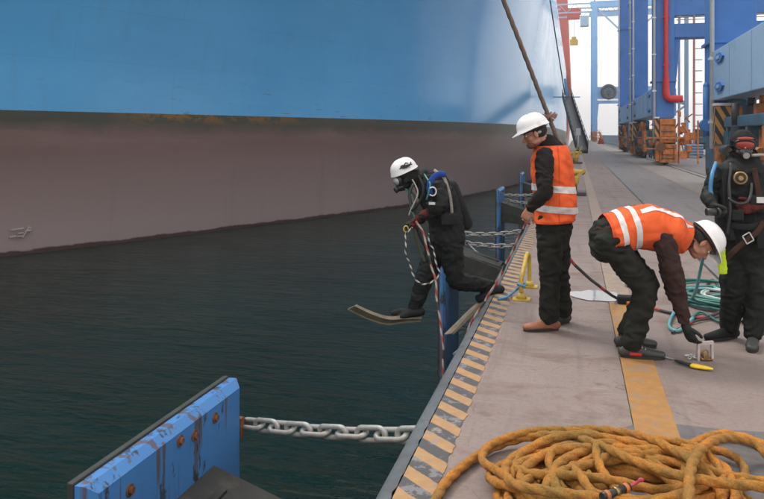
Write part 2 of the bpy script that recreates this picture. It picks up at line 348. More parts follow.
def ring_tube(bm, pts, rad, n=10, hint=None, cap=True, uvl=None, roundcap=True, closed=False):
    """loft elliptical rings along pts; rad: number or list of r or (a,b)"""
    pts = [Vector(p) for p in pts]; N = len(pts)
    rs = rad if isinstance(rad, (list, tuple)) and not (len(rad) == 2 and N != 2 and not isinstance(rad[0], (list, tuple))) else [rad] * N
    rs = [(r, r) if isinstance(r, (int, float)) else r for r in rs]
    h = Vector(hint) if hint is not None else Vector((.13, .37, 1)) if abs((pts[-1] - pts[0]).normalized().z) < .9 else Vector((1, .2, 0))
    P = list(pts); Q = list(rs)
    if roundcap and cap and not closed:
        T0 = (pts[0] - pts[1]).normalized(); T1 = (pts[-1] - pts[-2]).normalized()
        pre = [(pts[0] + T0 * min(rs[0]) * math.sin(a), (rs[0][0] * math.cos(a), rs[0][1] * math.cos(a))) for a in (1.35, .9, .45)]
        post = [(pts[-1] + T1 * min(rs[-1]) * math.sin(a), (rs[-1][0] * math.cos(a), rs[-1][1] * math.cos(a))) for a in (.45, .9, 1.35)]
        P = [p for p, _ in pre] + P + [p for p, _ in post]; Q = [q for _, q in pre] + Q + [q for _, q in post]
    rings = []; s = None; L = 0; lens = []
    for i, p in enumerate(P):
        a = P[(i - 1) % len(P)] if closed else P[max(0, i - 1)]; b = P[(i + 1) % len(P)] if closed else P[min(len(P) - 1, i + 1)]
        T = (b - a)
        if i: L += (p - P[i - 1]).length
        lens.append(L)
        if s is None or hint is not None: s, f = frame(T, h)
        else: s, f = frame(T, s)
        rings.append([bm.verts.new(p + s * (Q[i][0] * math.cos(2 * math.pi * k / n)) + f * (Q[i][1] * math.sin(2 * math.pi * k / n))) for k in range(n)])
    m = len(rings)
    for i in range(m if closed else m - 1):
        j = (i + 1) % m
        for k in range(n):
            fc = bm.faces.new((rings[i][k], rings[i][(k + 1) % n], rings[j][(k + 1) % n], rings[j][k])); fc.smooth = True
            if uvl:
                for lp, (u, v) in zip(fc.loops, ((lens[i], k / n), (lens[i], (k + 1) / n), (lens[j] if j else L, (k + 1) / n), (lens[j] if j else L, k / n))): lp[uvl].uv = (u, v)
    if cap and not closed:
        bm.faces.new(rings[0][::-1]); bm.faces.new(rings[-1])
    return rings
def crom(pts, step=.03):
    pts = [Vector(p) for p in pts]; out = []
    for i in range(len(pts) - 1):
        p0 = pts[max(0, i - 1)]; p1 = pts[i]; p2 = pts[i + 1]; p3 = pts[min(len(pts) - 1, i + 2)]
        n = max(2, int((p2 - p1).length / step))
        for k in range(n):
            t = k / n
            out.append(.5 * ((2 * p1) + (p2 - p0) * t + (2 * p0 - 5 * p1 + 4 * p2 - p3) * t * t + (3 * p1 - p0 - 3 * p2 + p3) * t ** 3))
    out.append(pts[-1]); return out
def hose(name, pts, r, mat, parent=None, step=.03, n=8, wob=0):
    bm = bmesh.new(); uvl = bm.loops.layers.uv.new('UVMap')
    P = crom(pts, step)
    if wob: P = [p + noise.noise_vector(p * 6) * wob for p in P]
    ring_tube(bm, P, r, n, uvl=uvl, roundcap=False)
    return obj(name, bm, mat, parent)
def laid_rope(bm, pts, r, step=.012, pitch=4.2, lobes=3, fuzz=.08, n=15):
    P = crom(pts, step); s = None; L = 0; prev = None; h = Vector((.1, .2, 1))
    for i, p in enumerate(P):
        T = P[min(i + 1, len(P) - 1)] - P[max(0, i - 1)]
        if i: L += (p - P[i - 1]).length
        s, f = frame(T, h if s is None else s)
        ring = []
        for k in range(n):
            a = 2 * math.pi * k / n; tw = L / (r * pitch) * 2 * math.pi / lobes
            q = r * (.74 + .29 * abs(math.cos(lobes * .5 * (a - tw)))) * (1 + fuzz * noise.noise(Vector((L * 25, math.cos(a) * 2, math.sin(a) * 2 + r * 100))))
            ring.append(bm.verts.new(p + s * math.cos(a) * q + f * math.sin(a) * q))
        if prev:
            for k in range(n):
                fc = bm.faces.new((prev[k], prev[(k + 1) % n], ring[(k + 1) % n], ring[k])); fc.smooth = True
        else: bm.faces.new(ring[::-1])
        prev = ring
    bm.faces.new(prev)
def ellipsoid(bm, c, axes, n=18, m=12):
    """axes: three vectors (semi axes)"""
    X, Y, Z = [Vector(a) for a in axes]; c = Vector(c); rows = []
    top = bm.verts.new(c + Z); bot = bm.verts.new(c - Z)
    for i in range(1, m):
        th = math.pi * i / m
        rows.append([bm.verts.new(c + Z * math.cos(th) + (X * math.cos(2 * math.pi * k / n) + Y * math.sin(2 * math.pi * k / n)) * math.sin(th)) for k in range(n)])
    for k in range(n):
        bm.faces.new((top, rows[0][k], rows[0][(k + 1) % n])).smooth = True
        bm.faces.new((bot, rows[-1][(k + 1) % n], rows[-1][k])).smooth = True
    for i in range(len(rows) - 1):
        for k in range(n): bm.faces.new((rows[i][k], rows[i + 1][k], rows[i + 1][(k + 1) % n], rows[i][(k + 1) % n])).smooth = True
def basis(x, y, z, o=(0, 0, 0)):
    m = Matrix.Identity(4)
    for i, v in enumerate((x, y, z)):
        for j in range(3): m[j][i] = v[j]
    for j in range(3): m[j][3] = o[j]
    return m
def fuse(name, bm, voxel, mat, parent, smooth=2, folds=0, fscale=(9, 9, 14), cuts=(), seed=0):
    """voxel-fuse everything in bm to one continuous surface"""
    me = bpy.data.meshes.new('tmp'); bmesh.ops.recalc_face_normals(bm, faces=bm.faces); bm.to_mesh(me); bm.free()
    o = bpy.data.objects.new('tmp', me); COL.objects.link(o)
    md = o.modifiers.new('r', 'REMESH'); md.mode = 'VOXEL'; md.voxel_size = voxel
    if smooth:
        ms = o.modifiers.new('s', 'SMOOTH'); ms.factor = .6; ms.iterations = smooth * 2
    dg = bpy.context.evaluated_depsgraph_get(); dg.update()
    m2 = bpy.data.meshes.new_from_object(o.evaluated_get(dg)); bpy.data.objects.remove(o)
    if folds:
        off = Vector((seed * 3.1, seed * 1.7, seed * 5.3))
        nn = [v.normal.copy() for v in m2.vertices]
        for v, nrm in zip(m2.vertices, nn):
            q = Vector((v.co.x * fscale[0], v.co.y * fscale[1], v.co.z * fscale[2])) + off
            q += noise.noise_vector(q * .5) * .8
            a = 1 - 2 * abs(noise.noise(q)); b = noise.noise(q * 2.3)
            v.co += nrm * folds * (a * .8 + b * .5 - .45)
    if cuts:
        b2 = bmesh.new(); b2.from_mesh(m2)
        for (p, n) in cuts:
            g = list(b2.verts) + list(b2.edges) + list(b2.faces)
            bmesh.ops.bisect_plane(b2, geom=g, plane_co=p, plane_no=n, clear_outer=True)
        b2.to_mesh(m2); b2.free()
    for p in m2.polygons: p.use_smooth = True
    return obj(name, m2, mat, parent)
def patch_from(src, name, planes, off, mat, parent):
    """offset copy of the part of src between planes"""
    b = bmesh.new(); b.from_mesh(src.data)
    for v in b.verts: v.co += v.normal * off
    for (p, n) in planes:
        bmesh.ops.bisect_plane(b, geom=list(b.verts) + list(b.edges) + list(b.faces), plane_co=p, plane_no=n, clear_outer=True)
    if not b.faces: b.free(); return None
    me = bpy.data.meshes.new(name); b.to_mesh(me); b.free()
    for p in me.polygons: p.use_smooth = True
    return obj(name, me, mat, parent)
def beam(bm, a, b, w, h=None, up=ZV):
    a = Vector(a); b = Vector(b); h = h or w; T = (b - a); s, f = frame(T, T.normalized().cross(up) if abs(T.normalized().dot(up)) < .98 else Vector((1, 0, 0)))
    vs = [[bm.verts.new(p + s * sx * w / 2 + f * sy * h / 2) for sx, sy in ((-1, -1), (1, -1), (1, 1), (-1, 1))] for p in (a, b)]
    for k in range(4): bm.faces.new((vs[0][k], vs[0][(k + 1) % 4], vs[1][(k + 1) % 4], vs[1][k]))
    bm.faces.new(vs[0][::-1]); bm.faces.new(vs[1])
def cyl(bm, a, b, r, n=16, r2=None):
    ring_tube(bm, [a, b], [r, r if r2 is None else r2], n, roundcap=False)
def nb(): return bmesh.new()
def copytree(o, parent=None, loc=None):
    c = o.copy(); COL.objects.link(c)
    if parent is not None:
        mi = o.matrix_parent_inverse.copy(); c.parent = parent; c.matrix_parent_inverse = mi
    if loc is not None: c.location = loc
    for ch in list(o.children): copytree(ch, c)
    return c

# ------------------------------------------------------------------ setting
WZ = -3.4; EX = -.88; YE = 235.0
def sheet(name, x0, x1, y0, y1, z, mat, rows=1):
    bm = nb(); vs = [bm.verts.new(v) for v in ((x0, y0, z), (x1, y0, z), (x1, y1, z), (x0, y1, z))]; bm.faces.new(vs)
    return tag(obj(name, bm, mat), kind='structure')
sheet('water', -1500, 1500, -500, 2200, WZ, 'water')
bm = nb(); box(bm, (-.86, -30, -5), (90, YE, -.02)); tag(obj('quay_wall', bm, 'wall'), kind='structure')
def slabs(name, x0, x1, cuts, mat):
    root = emp(name, (0, 0, 0)); tag(root, kind='structure')
    for a, b in zip(cuts, cuts[1:]):
        bm = nb(); g = .006; z = random.uniform(-.0015, .0015)
        v = [bm.verts.new(p) for p in ((x0, a + g, z), (x1, a + g, z), (x1, b - g, z), (x0, b - g, z))]; bm.faces.new(v); obj('slab', bm, mat, root)
slabs('concrete_apron', -.79, .314, [-30, -1.9] + [2.92 + 6.2 * i for i in range(13)] + [YE], 'apron')
slabs('concrete_apron', .322, 1.55, [-30, -1.9] + [2.92 + 6.2 * i for i in range(13)] + [YE], 'apron')
slabs('road', 1.585, 3.30, [-30, -1.9] + [2.92 + 6.2 * i for i in range(13)] + [YE], 'road')
sheet('rail_bed', 3.30, 4.72, -30, YE, 0, 'rail_bed')
sheet('rail_bed', 4.80, 5.06, -30, YE, 0, 'rail_bed')
sheet('yard_pavement', 5.12, 90, -30, YE, 0, 'road')
# coping: rounded edge beam
bm = nb(); prof = [(-.79, .004), (-.815, .004), (-.85, -.004), (-.872, -.02), (-.882, -.045), (-.885, -.09), (-.885, -.62), (-.86, -.64)]
ys = [-30 + i * 2.0 for i in range(int((YE + 30) / 2) + 1)]
rr = [[bm.verts.new((x + .003 * noise.noise(Vector((y * .4, i, 0))), y, z)) for i, (x, z) in enumerate(prof)] for y in ys]
for a, b in zip(rr, rr[1:]):
    for k in range(len(prof) - 1): bm.faces.new((a[k], a[k + 1], b[k + 1], b[k])).smooth = True
tag(obj('coping', bm, 'coping'), kind='structure')
bm = nb(); prev = None; y = -2.0
while y < YE:
    st_ = .018 if y < 14 else 3.0
    j = lambda k, a: a * noise.noise(Vector((y * 14, k, 0))) if y < 14 else 0
    ph_ = ((y + .86 * -.61) / .222 + 100) % 1; ex_ = .0 if .05 < ph_ < .5 else -.008
    row = (bm.verts.new((-.797 + j(1, .010), y, .004)), bm.verts.new((-.607 + ex_ + j(5, .015), y, .004)))
    if prev: bm.faces.new((prev[0], prev[1], row[1], row[0]))
    prev = row; y += st_
tag(obj('hazard_striping', bm, 'stripe'), kind='structure')
sheet('lane_line', .318, .548, 2.9, 7.3, .005, 'line')
sheet('lane_line', .320, .540, 7.301, YE, .005, 'linep')
sheet('kerb_line', 3.30, 3.47, -10, YE, .005, 'linep')
# dark trench at the seam and the crane rails
for nm, x0, x1 in (('cable_slot', 1.55, 1.585), ('rail_groove', 4.72, 4.80), ('rail_groove', 5.06, 5.12)):
    sheet(nm, x0, x1, -30, YE, -.015, 'dark')
for x in (4.76,):
    bm = nb(); box(bm, (x - .03, -30, -.012), (x + .03, YE, .012)); tag(obj('crane_rail', bm, 'dark'), kind='structure')
# grey ground patch under the rope, darker than the slabs
bm = nb(); e = [gr(560, 440), gr(580, 433), gr(600, 434), gr(640, 424), gr(680, 425), gr(720, 430), gr(800, 434), Vector((1.9, 1.6, 0)), Vector((.35, 1.6, 0))]
vs = []
for i, p in enumerate(e):
    q = e[(i + 1) % len(e)]
    for k in range(10):
        c = p.lerp(q, k / 10); c = c + Vector((noise.noise(c * 9), noise.noise(c * 9 + Vector((5, 5, 5))), 0)) * .015; vs.append(bm.verts.new((c.x, c.y, .004)))
bm.faces.new(vs); tag(obj('dark_ground_patch', bm, 'patch'), kind='structure')
bm = nb(); n = 60; c = gr(596, 296); vs = []
for k in range(n):
    a = 2 * math.pi * k / n; r = 1 + .25 * noise.noise(Vector((math.cos(a) * 1.5, math.sin(a) * 1.5, 3))) + .1 * noise.noise(Vector((math.cos(a) * 6, math.sin(a) * 6, 1)))
    p = c + RV * (.27 * r * math.cos(a)) + FV * (.24 * r * math.sin(a)); vs.append(bm.verts.new((p.x, p.y, .009)))
bm.faces.new(vs); tag(obj('puddle', bm, 'puddle'), kind='structure')

# ------------------------------------------------------------------ ship
WL = [(-60, -80), (-20, -50), (0, -36.5), (12, -29.8), (24.5, -22.9), (36, -17.2), (48.2, -11.9), (57, -8.9), (66.5, -6.65), (80, -4.5), (100, -3.1), (125, -2.62), (160, -2.55), (300, -2.55)]
def wl(Y):
    for (a, xa), (b, xb) in zip(WL, WL[1:]):
        if a <= Y <= b:
            i = WL.index((a, xa)); p0 = WL[max(0, i - 1)]; p3 = WL[min(len(WL) - 1, i + 2)]
            t = (Y - a) / (b - a); m0 = (xb - p0[1]) / (b - p0[0]) * (b - a); m1 = (p3[1] - xa) / (p3[0] - a) * (b - a)
            return (2 * t ** 3 - 3 * t * t + 1) * xa + (t ** 3 - 2 * t * t + t) * m0 + (-2 * t ** 3 + 3 * t * t) * xb + (t ** 3 - t * t) * m1
    return WL[-1][1]
BZ = 2.66; TOPZ = 20.5
def hx(Y, z):
    w0 = wl(Y); F = min(max(0, -2.55 - w0), 12)
    if z <= BZ: return w0 + F * .02 * (z - WZ) / (BZ - WZ)
    return w0 + F * (.02 + .98 * ((z - BZ) / (TOPZ - BZ)) ** 2.2)
ship = emp('container_ship', (-30, 60, WZ), 'huge ship hull painted light blue over dull brownish red, moored along the quay', 'ship')
YS = [-60 + i * 2.5 for i in range(145)]
def hullpart(name, zs, mat):
    bm = nb(); g = [[bm.verts.new((hx(Y, z), Y, z)) for z in zs] for Y in YS]
    for a, b in zip(g, g[1:]):
        for k in range(len(zs) - 1): bm.faces.new((a[k], b[k], b[k + 1], a[k + 1])).smooth = True
    return bm
obj('boot_topping', hullpart('b', [WZ - 1.5, WZ, -2, 0, 1.5, BZ], 0), 'hull_red', ship)
bm = hullpart('t', [BZ + (TOPZ - BZ) * i / 16 for i in range(17)], 0)
obj('topsides', bm, 'hull_blue', ship)
bm = nb(); g = [[bm.verts.new((hx(Y, TOPZ) + dx, Y, TOPZ + dz)) for dx, dz in ((0, 0), (0, .25), (-.3, .25), (-.3, -.6), (-28, -.6))] for Y in YS]
for a, b in zip(g, g[1:]):
    for k in range(4): bm.faces.new((a[k], b[k], b[k + 1], a[k + 1]))
obj('bulwark', bm, 'white', ship)
# hull mark: white slanted strokes standing just proud of the plating
def onhull(px, py):
    lo, hi = 5., 80.
    for _ in range(50):
        mid = (lo + hi) / 2; p = at(px, py, mid)
        if p.x > hx(p.y, p.z): lo = mid
        else: hi = mid
    return at(px, py, lo - .12)
bm = nb()
for a, b in (((10.5, 230), (24, 228)), ((18, 233.5), (24, 232.5)), ((9.5, 237), (16, 236)), ((17, 236.5), (22.5, 235.8)), ((22.5, 237.5), (29, 226.5)), ((24.5, 231), (31, 230)), ((28, 226.5), (31.5, 228))):
    A, B = onhull(*a), onhull(*b); beam(bm, A, B, .04, .05, up=Vector((0, 0, 1)))
M_ = M('faded_white_marking', (.40, .35, .34), .7); obj('hull_mark', bm, M_, ship)
# far red ship
fs = emp('moored_ship', (-12, 330, WZ), 'red flared hull of another ship moored far ahead beyond the gangway', 'ship')
bm = nb(); rows = []
for i in range(14):
    Y = 236 + i * 8; k = i / 13
    rows.append([bm.verts.new((x, Y, z)) for x, z in ((-3, WZ - 1), (-2.0, 6), (-1.25, 15.5), (-1.8, 30), (-2.6, 52), (-24, 52), (-26, WZ - 1))])
for a, b in zip(rows, rows[1:]):
    for k in range(6): bm.faces.new((a[k], b[k], b[k + 1], a[k + 1])).material_index = 0 if 2 <= k <= 4 else 1
bm.faces.new(rows[0]); bm.faces.new(rows[-1][::-1])
obj('hull', bm, ['redhull', 'palehull'], fs)

# ------------------------------------------------------------------ fenders and chains
def make_fender(Yc):
    f = emp('quay_fender', (-.9, Yc, -1.2), 'blue rust-streaked fender panel nearest the camera, bottom left of the picture', 'fender', 'blue fenders along the quay wall')
    bm = nb(); vs = box(bm, (-2.47, Yc - .87, -3.7), (-2.36, Yc + .87, -.2))
    es = [e for e in bm.edges if all(v.co.z > -.25 for v in e.verts) and all(v.co.x > -2.38 for v in e.verts)] + [e for e in bm.edges if all(v.co.x > -2.38 for v in e.verts) and abs(e.verts[0].co.z - e.verts[1].co.z) > 1]
    bmesh.ops.bevel(bm, geom=es, offset=.05, segments=1, affect='EDGES')
    p = obj('panel', bm, 'fender', f)
    bm = nb(); box(bm, (-2.512, Yc - .88, -3.68), (-2.473, Yc + .865, -.185), bev=.008); obj('face_pad', bm, 'pad', f)
    for dy, z in ((-.55, -.36), (-.02, -.3), (.16, -.34), (.44, -.33)):
        bm = nb(); cyl(bm, (-2.37, Yc + dy, z), (-2.335, Yc + dy, z), .022, 6); cyl(bm, (-2.362, Yc + dy, z), (-2.352, Yc + dy, z), .036, 16)
        obj('bolt', bm, 'rust', f)
    # sloping rubber unit with a slot in its top
    bm = nb(); y0, y1 = Yc - .42, Yc + .42
    sec = [(-2.358, -.65, -1.32), (-1.9, -.80, -1.36), (-1.45, -.95, -1.45), (-1.1, -1.08, -1.52), (-.865, -1.15, -1.56)]
    rings = []
    for x, zt, zb in sec:
        rings.append([bm.verts.new(v) for v in ((x, y0, zt), (x, y1, zt), (x, y1 + .02, (zt + zb) / 2), (x, y1, zb), (x, y0, zb), (x, y0 - .02, (zt + zb) / 2))])
    for a, b in zip(rings, rings[1:]):
        for k in range(6): bm.faces.new((a[k], b[k], b[(k + 1) % 6], a[(k + 1) % 6]))
    bm.faces.new(rings[0]); bm.faces.new(rings[-1][::-1])
    obj('rubber_unit', bm, 'rubber', f)
    bm = nb()
    for a, b in (((-2.34, Yc - .3, -.705), (-1.3, Yc - .3, -1.0)), ((-2.34, Yc + .22, -.705), (-1.3, Yc + .22, -1.0)), ((-2.2, Yc - .3, -.73), (-2.2, Yc + .22, -.73)), ((-1.4, Yc - .3, -.97), (-1.4, Yc + .22, -.97))):
        beam(bm, a, b, .09, .07)
    obj('slot_frame', bm, 'rubber', f)
    bm = nb(); box(bm, (-2.43, Yc + .865, -.66), (-2.37, Yc + .92, -.50), bev=.01); ring_tube(bm, [Vector((-2.40, Yc + .93, -.58)) + Vector((math.cos(a) * .0, math.cos(a) * .05, math.sin(a) * .05)) for a in [i * math.pi / 6 for i in range(12)]], .016, 8, closed=True)
    obj('chain_lug', bm, 'rust', f)
    bm = nb(); box(bm, (-.93, Yc - .5, -1.75), (-.885, Yc + .5, -.95)); obj('wall_plate', bm, 'rubber', f)
    return f
f0 = make_fender(4.08); f0.location.x -= .05
side = ['second blue fender, just behind the striding diver', 'third blue fender, left of the standing worker\'s hands', 'fourth blue fender, hidden mostly by the standing worker']
for i in range(1, 9):
    c = copytree(f0, loc=(-.95, 4.08 + 10.47 * i, -1.2))
    c['label'] = side[i - 1] if i < 4 else 'small far blue fender between quay wall and ship, hidden behind the standing worker'
bm = nb(); pts = []
Lk, Wk = .060, .040
for k in range(20):
    a = 2 * math.pi * k / 20; s_ = math.copysign(1, math.cos(a)) * Lk / 1.2
    pts.append((s_ + Wk * math.cos(a) * 1.0, Wk * math.sin(a), 0))
ring_tube(bm, pts, .018, 8, closed=True)
linkme = bpy.data.meshes.new('chain_link'); bmesh.ops.recalc_face_normals(bm, faces=bm.faces); bm.to_mesh(linkme); bm.free(); linkme.materials.append(MC['galv'])
def chain(a, b, sag, label, group='galvanised fender chains', n=None, s=1.0):
    a, b = Vector(a), Vector(b); t = emp('fender_chain', a, label, 'chain', group)
    P = [a.lerp(b, k / 60) - ZV * sag * 4 * (k / 60) * (1 - k / 60) for k in range(61)]
    L = sum((q - p).length for p, q in zip(P, P[1:])); n = n or max(3, int(L / (.128 * s)))
    for i in range(n):
        k = (i + .5) / n * 60; j = min(59, int(k)); p = P[j].lerp(P[j + 1], k - j); T = (P[j + 1] - P[j]).normalized()
        sd, f = frame(T, ZV if i % 2 else Vector((0, 1, .35)))
        o = bpy.data.objects.new('chain_link', linkme); COL.objects.link(o); o.parent = t
        ang = random.uniform(-.2, .2); sd2 = sd * math.cos(ang) + f * math.sin(ang); f2 = T.cross(sd2)
        o.matrix_parent_inverse = Matrix.Identity(4)
        mm = basis(T * (L / n / .128), sd2 * s, f2 * s, p - a)
        o.matrix_basis = mm
    return t
chain((-2.44, 5.04, -.57), (-.90, 4.35, -.22), .02, 'thick pale galvanised chain from the nearest blue fender to the quay edge', n=10)
chain((-2.44, 15.5, -.50), (-.9, 15.9, -.42), .06, 'upper of two pale chains behind the striding diver')
chain((-2.44, 15.5, -.68), (-.9, 15.05, -.62), .06, 'lower of two pale chains behind the striding diver')
chain((-2.44, 25.9, -.5), (-.9, 26.4, -.42), .06, 'far pale chain left of the standing worker, upper one')
chain((-2.44, 25.9, -.66), (-.9, 25.2, -.7), .06, 'far pale chain left of the standing worker, lower one')
for i, dz in enumerate((0, -.10)):
    tag(hose('slack_rope', [(-2.2, 15.4, -.72 + dz), (-1.9, 15.0, -.86 + dz), (-1.5, 14.9, -.99 + dz), (-1.1, 14.9, -1.02 + dz), (-.9, 15.0, -.95 + dz)], .022, 'galv'),
        ['upper slack grey rope drooping over the second fender', 'lower slack grey rope drooping over the second fender'][i], 'rope')

# ------------------------------------------------------------------ gantry cranes
CX0 = 4.2
def crane(Y0, label, detail=True, boom=False, portal=6.95, CX1=5.5, hw=.22, prt=True):
    c = emp('gantry_crane', (4.8, Y0, 0), label, 'crane', 'blue gantry cranes standing on the quay rails')
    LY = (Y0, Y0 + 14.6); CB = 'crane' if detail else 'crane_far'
    for lx in (CX0, 22.0):
        for yi, ly in enumerate(LY):
            bm = nb(); LW = CX1 - CX0; box(bm, (lx, ly, 2.55 if lx == CX0 else 3), (lx + LW, ly + 1.35, 34), bev=.03)
            for z in (4.55, 12, 19, 26): box(bm, (lx - .09, ly - .09, z), (lx + LW + .09, ly + 1.44, z + .09))
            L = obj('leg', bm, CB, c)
            if lx == CX0 and detail:
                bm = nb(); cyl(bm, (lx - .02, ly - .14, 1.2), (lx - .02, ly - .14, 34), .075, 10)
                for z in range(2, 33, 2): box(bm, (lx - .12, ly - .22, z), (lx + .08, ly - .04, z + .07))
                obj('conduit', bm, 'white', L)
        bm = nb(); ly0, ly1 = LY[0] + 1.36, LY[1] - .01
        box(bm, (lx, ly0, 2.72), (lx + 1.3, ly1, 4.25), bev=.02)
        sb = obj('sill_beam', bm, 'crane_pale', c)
        if lx == CX0:
            for k in range(1, 5):
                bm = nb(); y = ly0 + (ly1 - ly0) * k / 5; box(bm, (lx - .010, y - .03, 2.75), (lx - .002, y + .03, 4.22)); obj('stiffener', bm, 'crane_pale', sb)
            for y in (ly0 + 1.35, ly1 - 1.35):
                for z in (3.08, 3.95):
                    bm = nb(); vs = []
                    for k in range(6):
                        a = k * math.pi / 3; vs.append((y + math.cos(a) * .62, z + math.sin(a) * .155))
                    a_ = [bm.verts.new((lx - .06, p, q)) for p, q in vs]; b_2 = [bm.verts.new((lx - .003, p, q)) for p, q in vs]
                    bm.faces.new(a_); bm.faces.new(b_2[::-1])
                    for k in range(6): bm.faces.new((a_[k], a_[(k + 1) % 6], b_2[(k + 1) % 6], b_2[k]))
                    lg = obj('lifting_lug', bm, 'crane', sb)
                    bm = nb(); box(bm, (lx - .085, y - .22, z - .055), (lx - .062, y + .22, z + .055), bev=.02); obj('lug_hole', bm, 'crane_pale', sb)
    for ly in LY[:1] if prt else ():
        bm = nb(); box(bm, (CX1 + .005, ly + .1, portal), (21.99, ly + 1.2, portal + .76), bev=.02); box(bm, (CX1 + .005, ly + .15, portal + 1.22), (21.99, ly + 1.1, portal + 4.2))
        v = [(CX1 + .004, ly + .3, portal - 3.6), (CX1 + .34, ly + .3, portal - .001), (CX1 + .004, ly + .3, portal - .001)]
        A = [bm.verts.new(p) for p in v]; B = [bm.verts.new((p[0], ly + 1.0, p[2])) for p in v]
        bm.faces.new(A); bm.faces.new(B[::-1])
        for k in range(3): bm.faces.new((A[k], A[(k + 1) % 3], B[(k + 1) % 3], B[k]))
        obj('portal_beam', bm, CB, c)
        bm = nb()
        for k in range(23): beam(bm, (CX1 + .3 + k * .7, ly + .05, portal + .77), (CX1 + .3 + k * .7, ly + .05, portal + 1.21), .04)
        for z in (.95, 1.12): beam(bm, (CX1 + .1, ly + .05, portal + z), (21.9, ly + .05, portal + z), .05)
        obj('walkway_railing', bm, 'galv', c)
    # upper girders
    for ly in (LY[0] + .3, LY[1] + .3):
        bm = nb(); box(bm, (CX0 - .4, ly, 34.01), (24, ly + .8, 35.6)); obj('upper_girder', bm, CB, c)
    # bogies
    def bogie(ya, yb, near):
        bm = nb(); box(bm, (4.35, ya, 1.25), (5.25, yb, 1.75), bev=.03); box(bm, (4.6, (ya + yb) / 2 - .35, 1.751), (5.0, (ya + yb) / 2 + .35, 2.70))
        bg = obj('bogie_beam', bm, 'teal', c)
        for k in range(2):
            y0 = ya + (yb - ya) * (.08 + .5 * k); y1 = y0 + (yb - ya) * .38
            bm = nb(); box(bm, (4.30, y0, .42), (4.42, y1, 1.24)); box(bm, (5.10, y0, .42), (5.22, y1, 1.24)); box(bm, (4.421, y0 + .3, .75), (5.099, y1 - .3, 1.1)); obj('truck_frame', bm, 'teal', c)
            for y in (y0 + .42, y1 - .42):
                bm = nb(); cyl(bm, (4.64, y, .37), (4.88, y, .37), .34, 20); cyl(bm, (4.26, y, .42), (4.32, y, .42), .13, 12); obj('rail_wheel', bm, 'dark', c)
    for ly in LY:
        bogie(ly - 1.0, ly + 4.2, True) if ly == LY[0] else bogie(ly - 3.2, ly + 2.0, False)
        # hazard striped panel, orange drive box, cabinet
        fy = ly - 1.05
        bm = nb(); box(bm, (4.12, fy + .02, 1.35), (4.12 + hw, fy + .35, 2.52)); obj('hazard_panel', bm, 'hazard', c)
        bm = nb(); box(bm, (4.10, fy - .02, 2.525), (4.14 + hw, fy + .4, 2.60)); obj('panel_cap', bm, 'white', c)
        bm = nb(); hx0 = 4.14 + hw; box(bm, (4.16, fy, .22), (hx0, fy + .5, 1.3), bev=.03); box(bm, (hx0 + .01, fy - .05, .16), (CX1 - .02, fy + .5, 1.15), bev=.02); box(bm, (hx0 + .02, fy, 1.22), (CX1 - .06, fy + .5, 2.5), bev=.02)
        ob = obj('drive_housing', bm, 'orange', c)
        bm = nb()
        for z in (.35, .55, .9, 1.5, 1.8, 2.15): box(bm, (hx0 + .08, fy - .075, z), (CX1 - .12, fy - .052, z + .05))
        for x in (hx0 + .12, CX1 - .2): box(bm, (x, fy - .09, .3), (x + .05, fy - .055, 1.05))
        obj('housing_ribs', bm, 'rust', ob)
        bm = nb(); cyl(bm, (4.4, fy - .1, 1.0), (4.4, fy - .42, 1.0), .17, 16); cyl(bm, (4.4, fy - .42, 1.0), (4.4, fy - .46, 1.0), .23, 16); obj('buffer', bm, 'rust', c)
    # handrail bar, ladder platforms, motors
    bm = nb(); y = LY[0] - 1.6
    beam(bm, (3.55, y + .3, 1.48), (5.9, y + .3, 1.48), .09); beam(bm, (3.6, y + .3, 1.48), (3.6, y + 4.5, 1.48), .07)
    for yy in (y + .3, y + 2.4, y + 4.5): beam(bm, (3.6, yy, .9), (3.6, yy, 1.48), .05)
    beam(bm, (3.6, y + .3, 1.1), (3.6, y + 4.5, 1.1), .04); beam(bm, (3.6, y + .3, .9), (4.3, y + .3, .9), .06); beam(bm, (3.6, y + 4.5, .9), (4.3, y + 4.5, .9), .06)
    obj('guard_bar', bm, 'orange', c)
    for k in range(4):
        bm = nb(); y = LY[0] + .4 + k * 3.6
        box(bm, (4.3, y, .55), (4.5, y + 1.1, 1.9), bev=.02); cyl(bm, (4.18, y + .5, 1.2), (4.18, y + 1.3, 1.2), .15, 12); cyl(bm, (4.25, y + .2, 1.9), (4.25, y + .2, 2.5), .1, 10)
        obj('drive_motor', bm, ['orange', 'teal', 'orange', 'dark'][k], c)
    bm = nb()
    for (x, y, z, dx, dy, dz) in [(CX1 + .05 + random.uniform(0, .5), LY[0] - 1.2 + random.uniform(-.2, .9), random.uniform(.2, 2.4), random.uniform(.15, .5), random.uniform(.1, .4), random.uniform(.1, .45)) for _ in range(14)]:
        box(bm, (x, y, z), (x + dx, y + dy, z + dz))
    for _ in range(10):
        x = CX1 + random.uniform(0, .9); z = random.uniform(.5, 2.8); beam(bm, (x, LY[0] - 1.3, z), (x + random.uniform(-.4, .4), LY[0] - .9, z + random.uniform(-.6, .6)), .05)
    beam(bm, (CX1 + .1, LY[0] - .8, .1), (CX1 + .1, LY[0] - .8, 2.9), .08); beam(bm, (6.3, LY[0] - .8, .1), (6.3, LY[0] - .8, 2.4), .08)
    obj('rail_clamp_gear', bm, ['orange'], c)
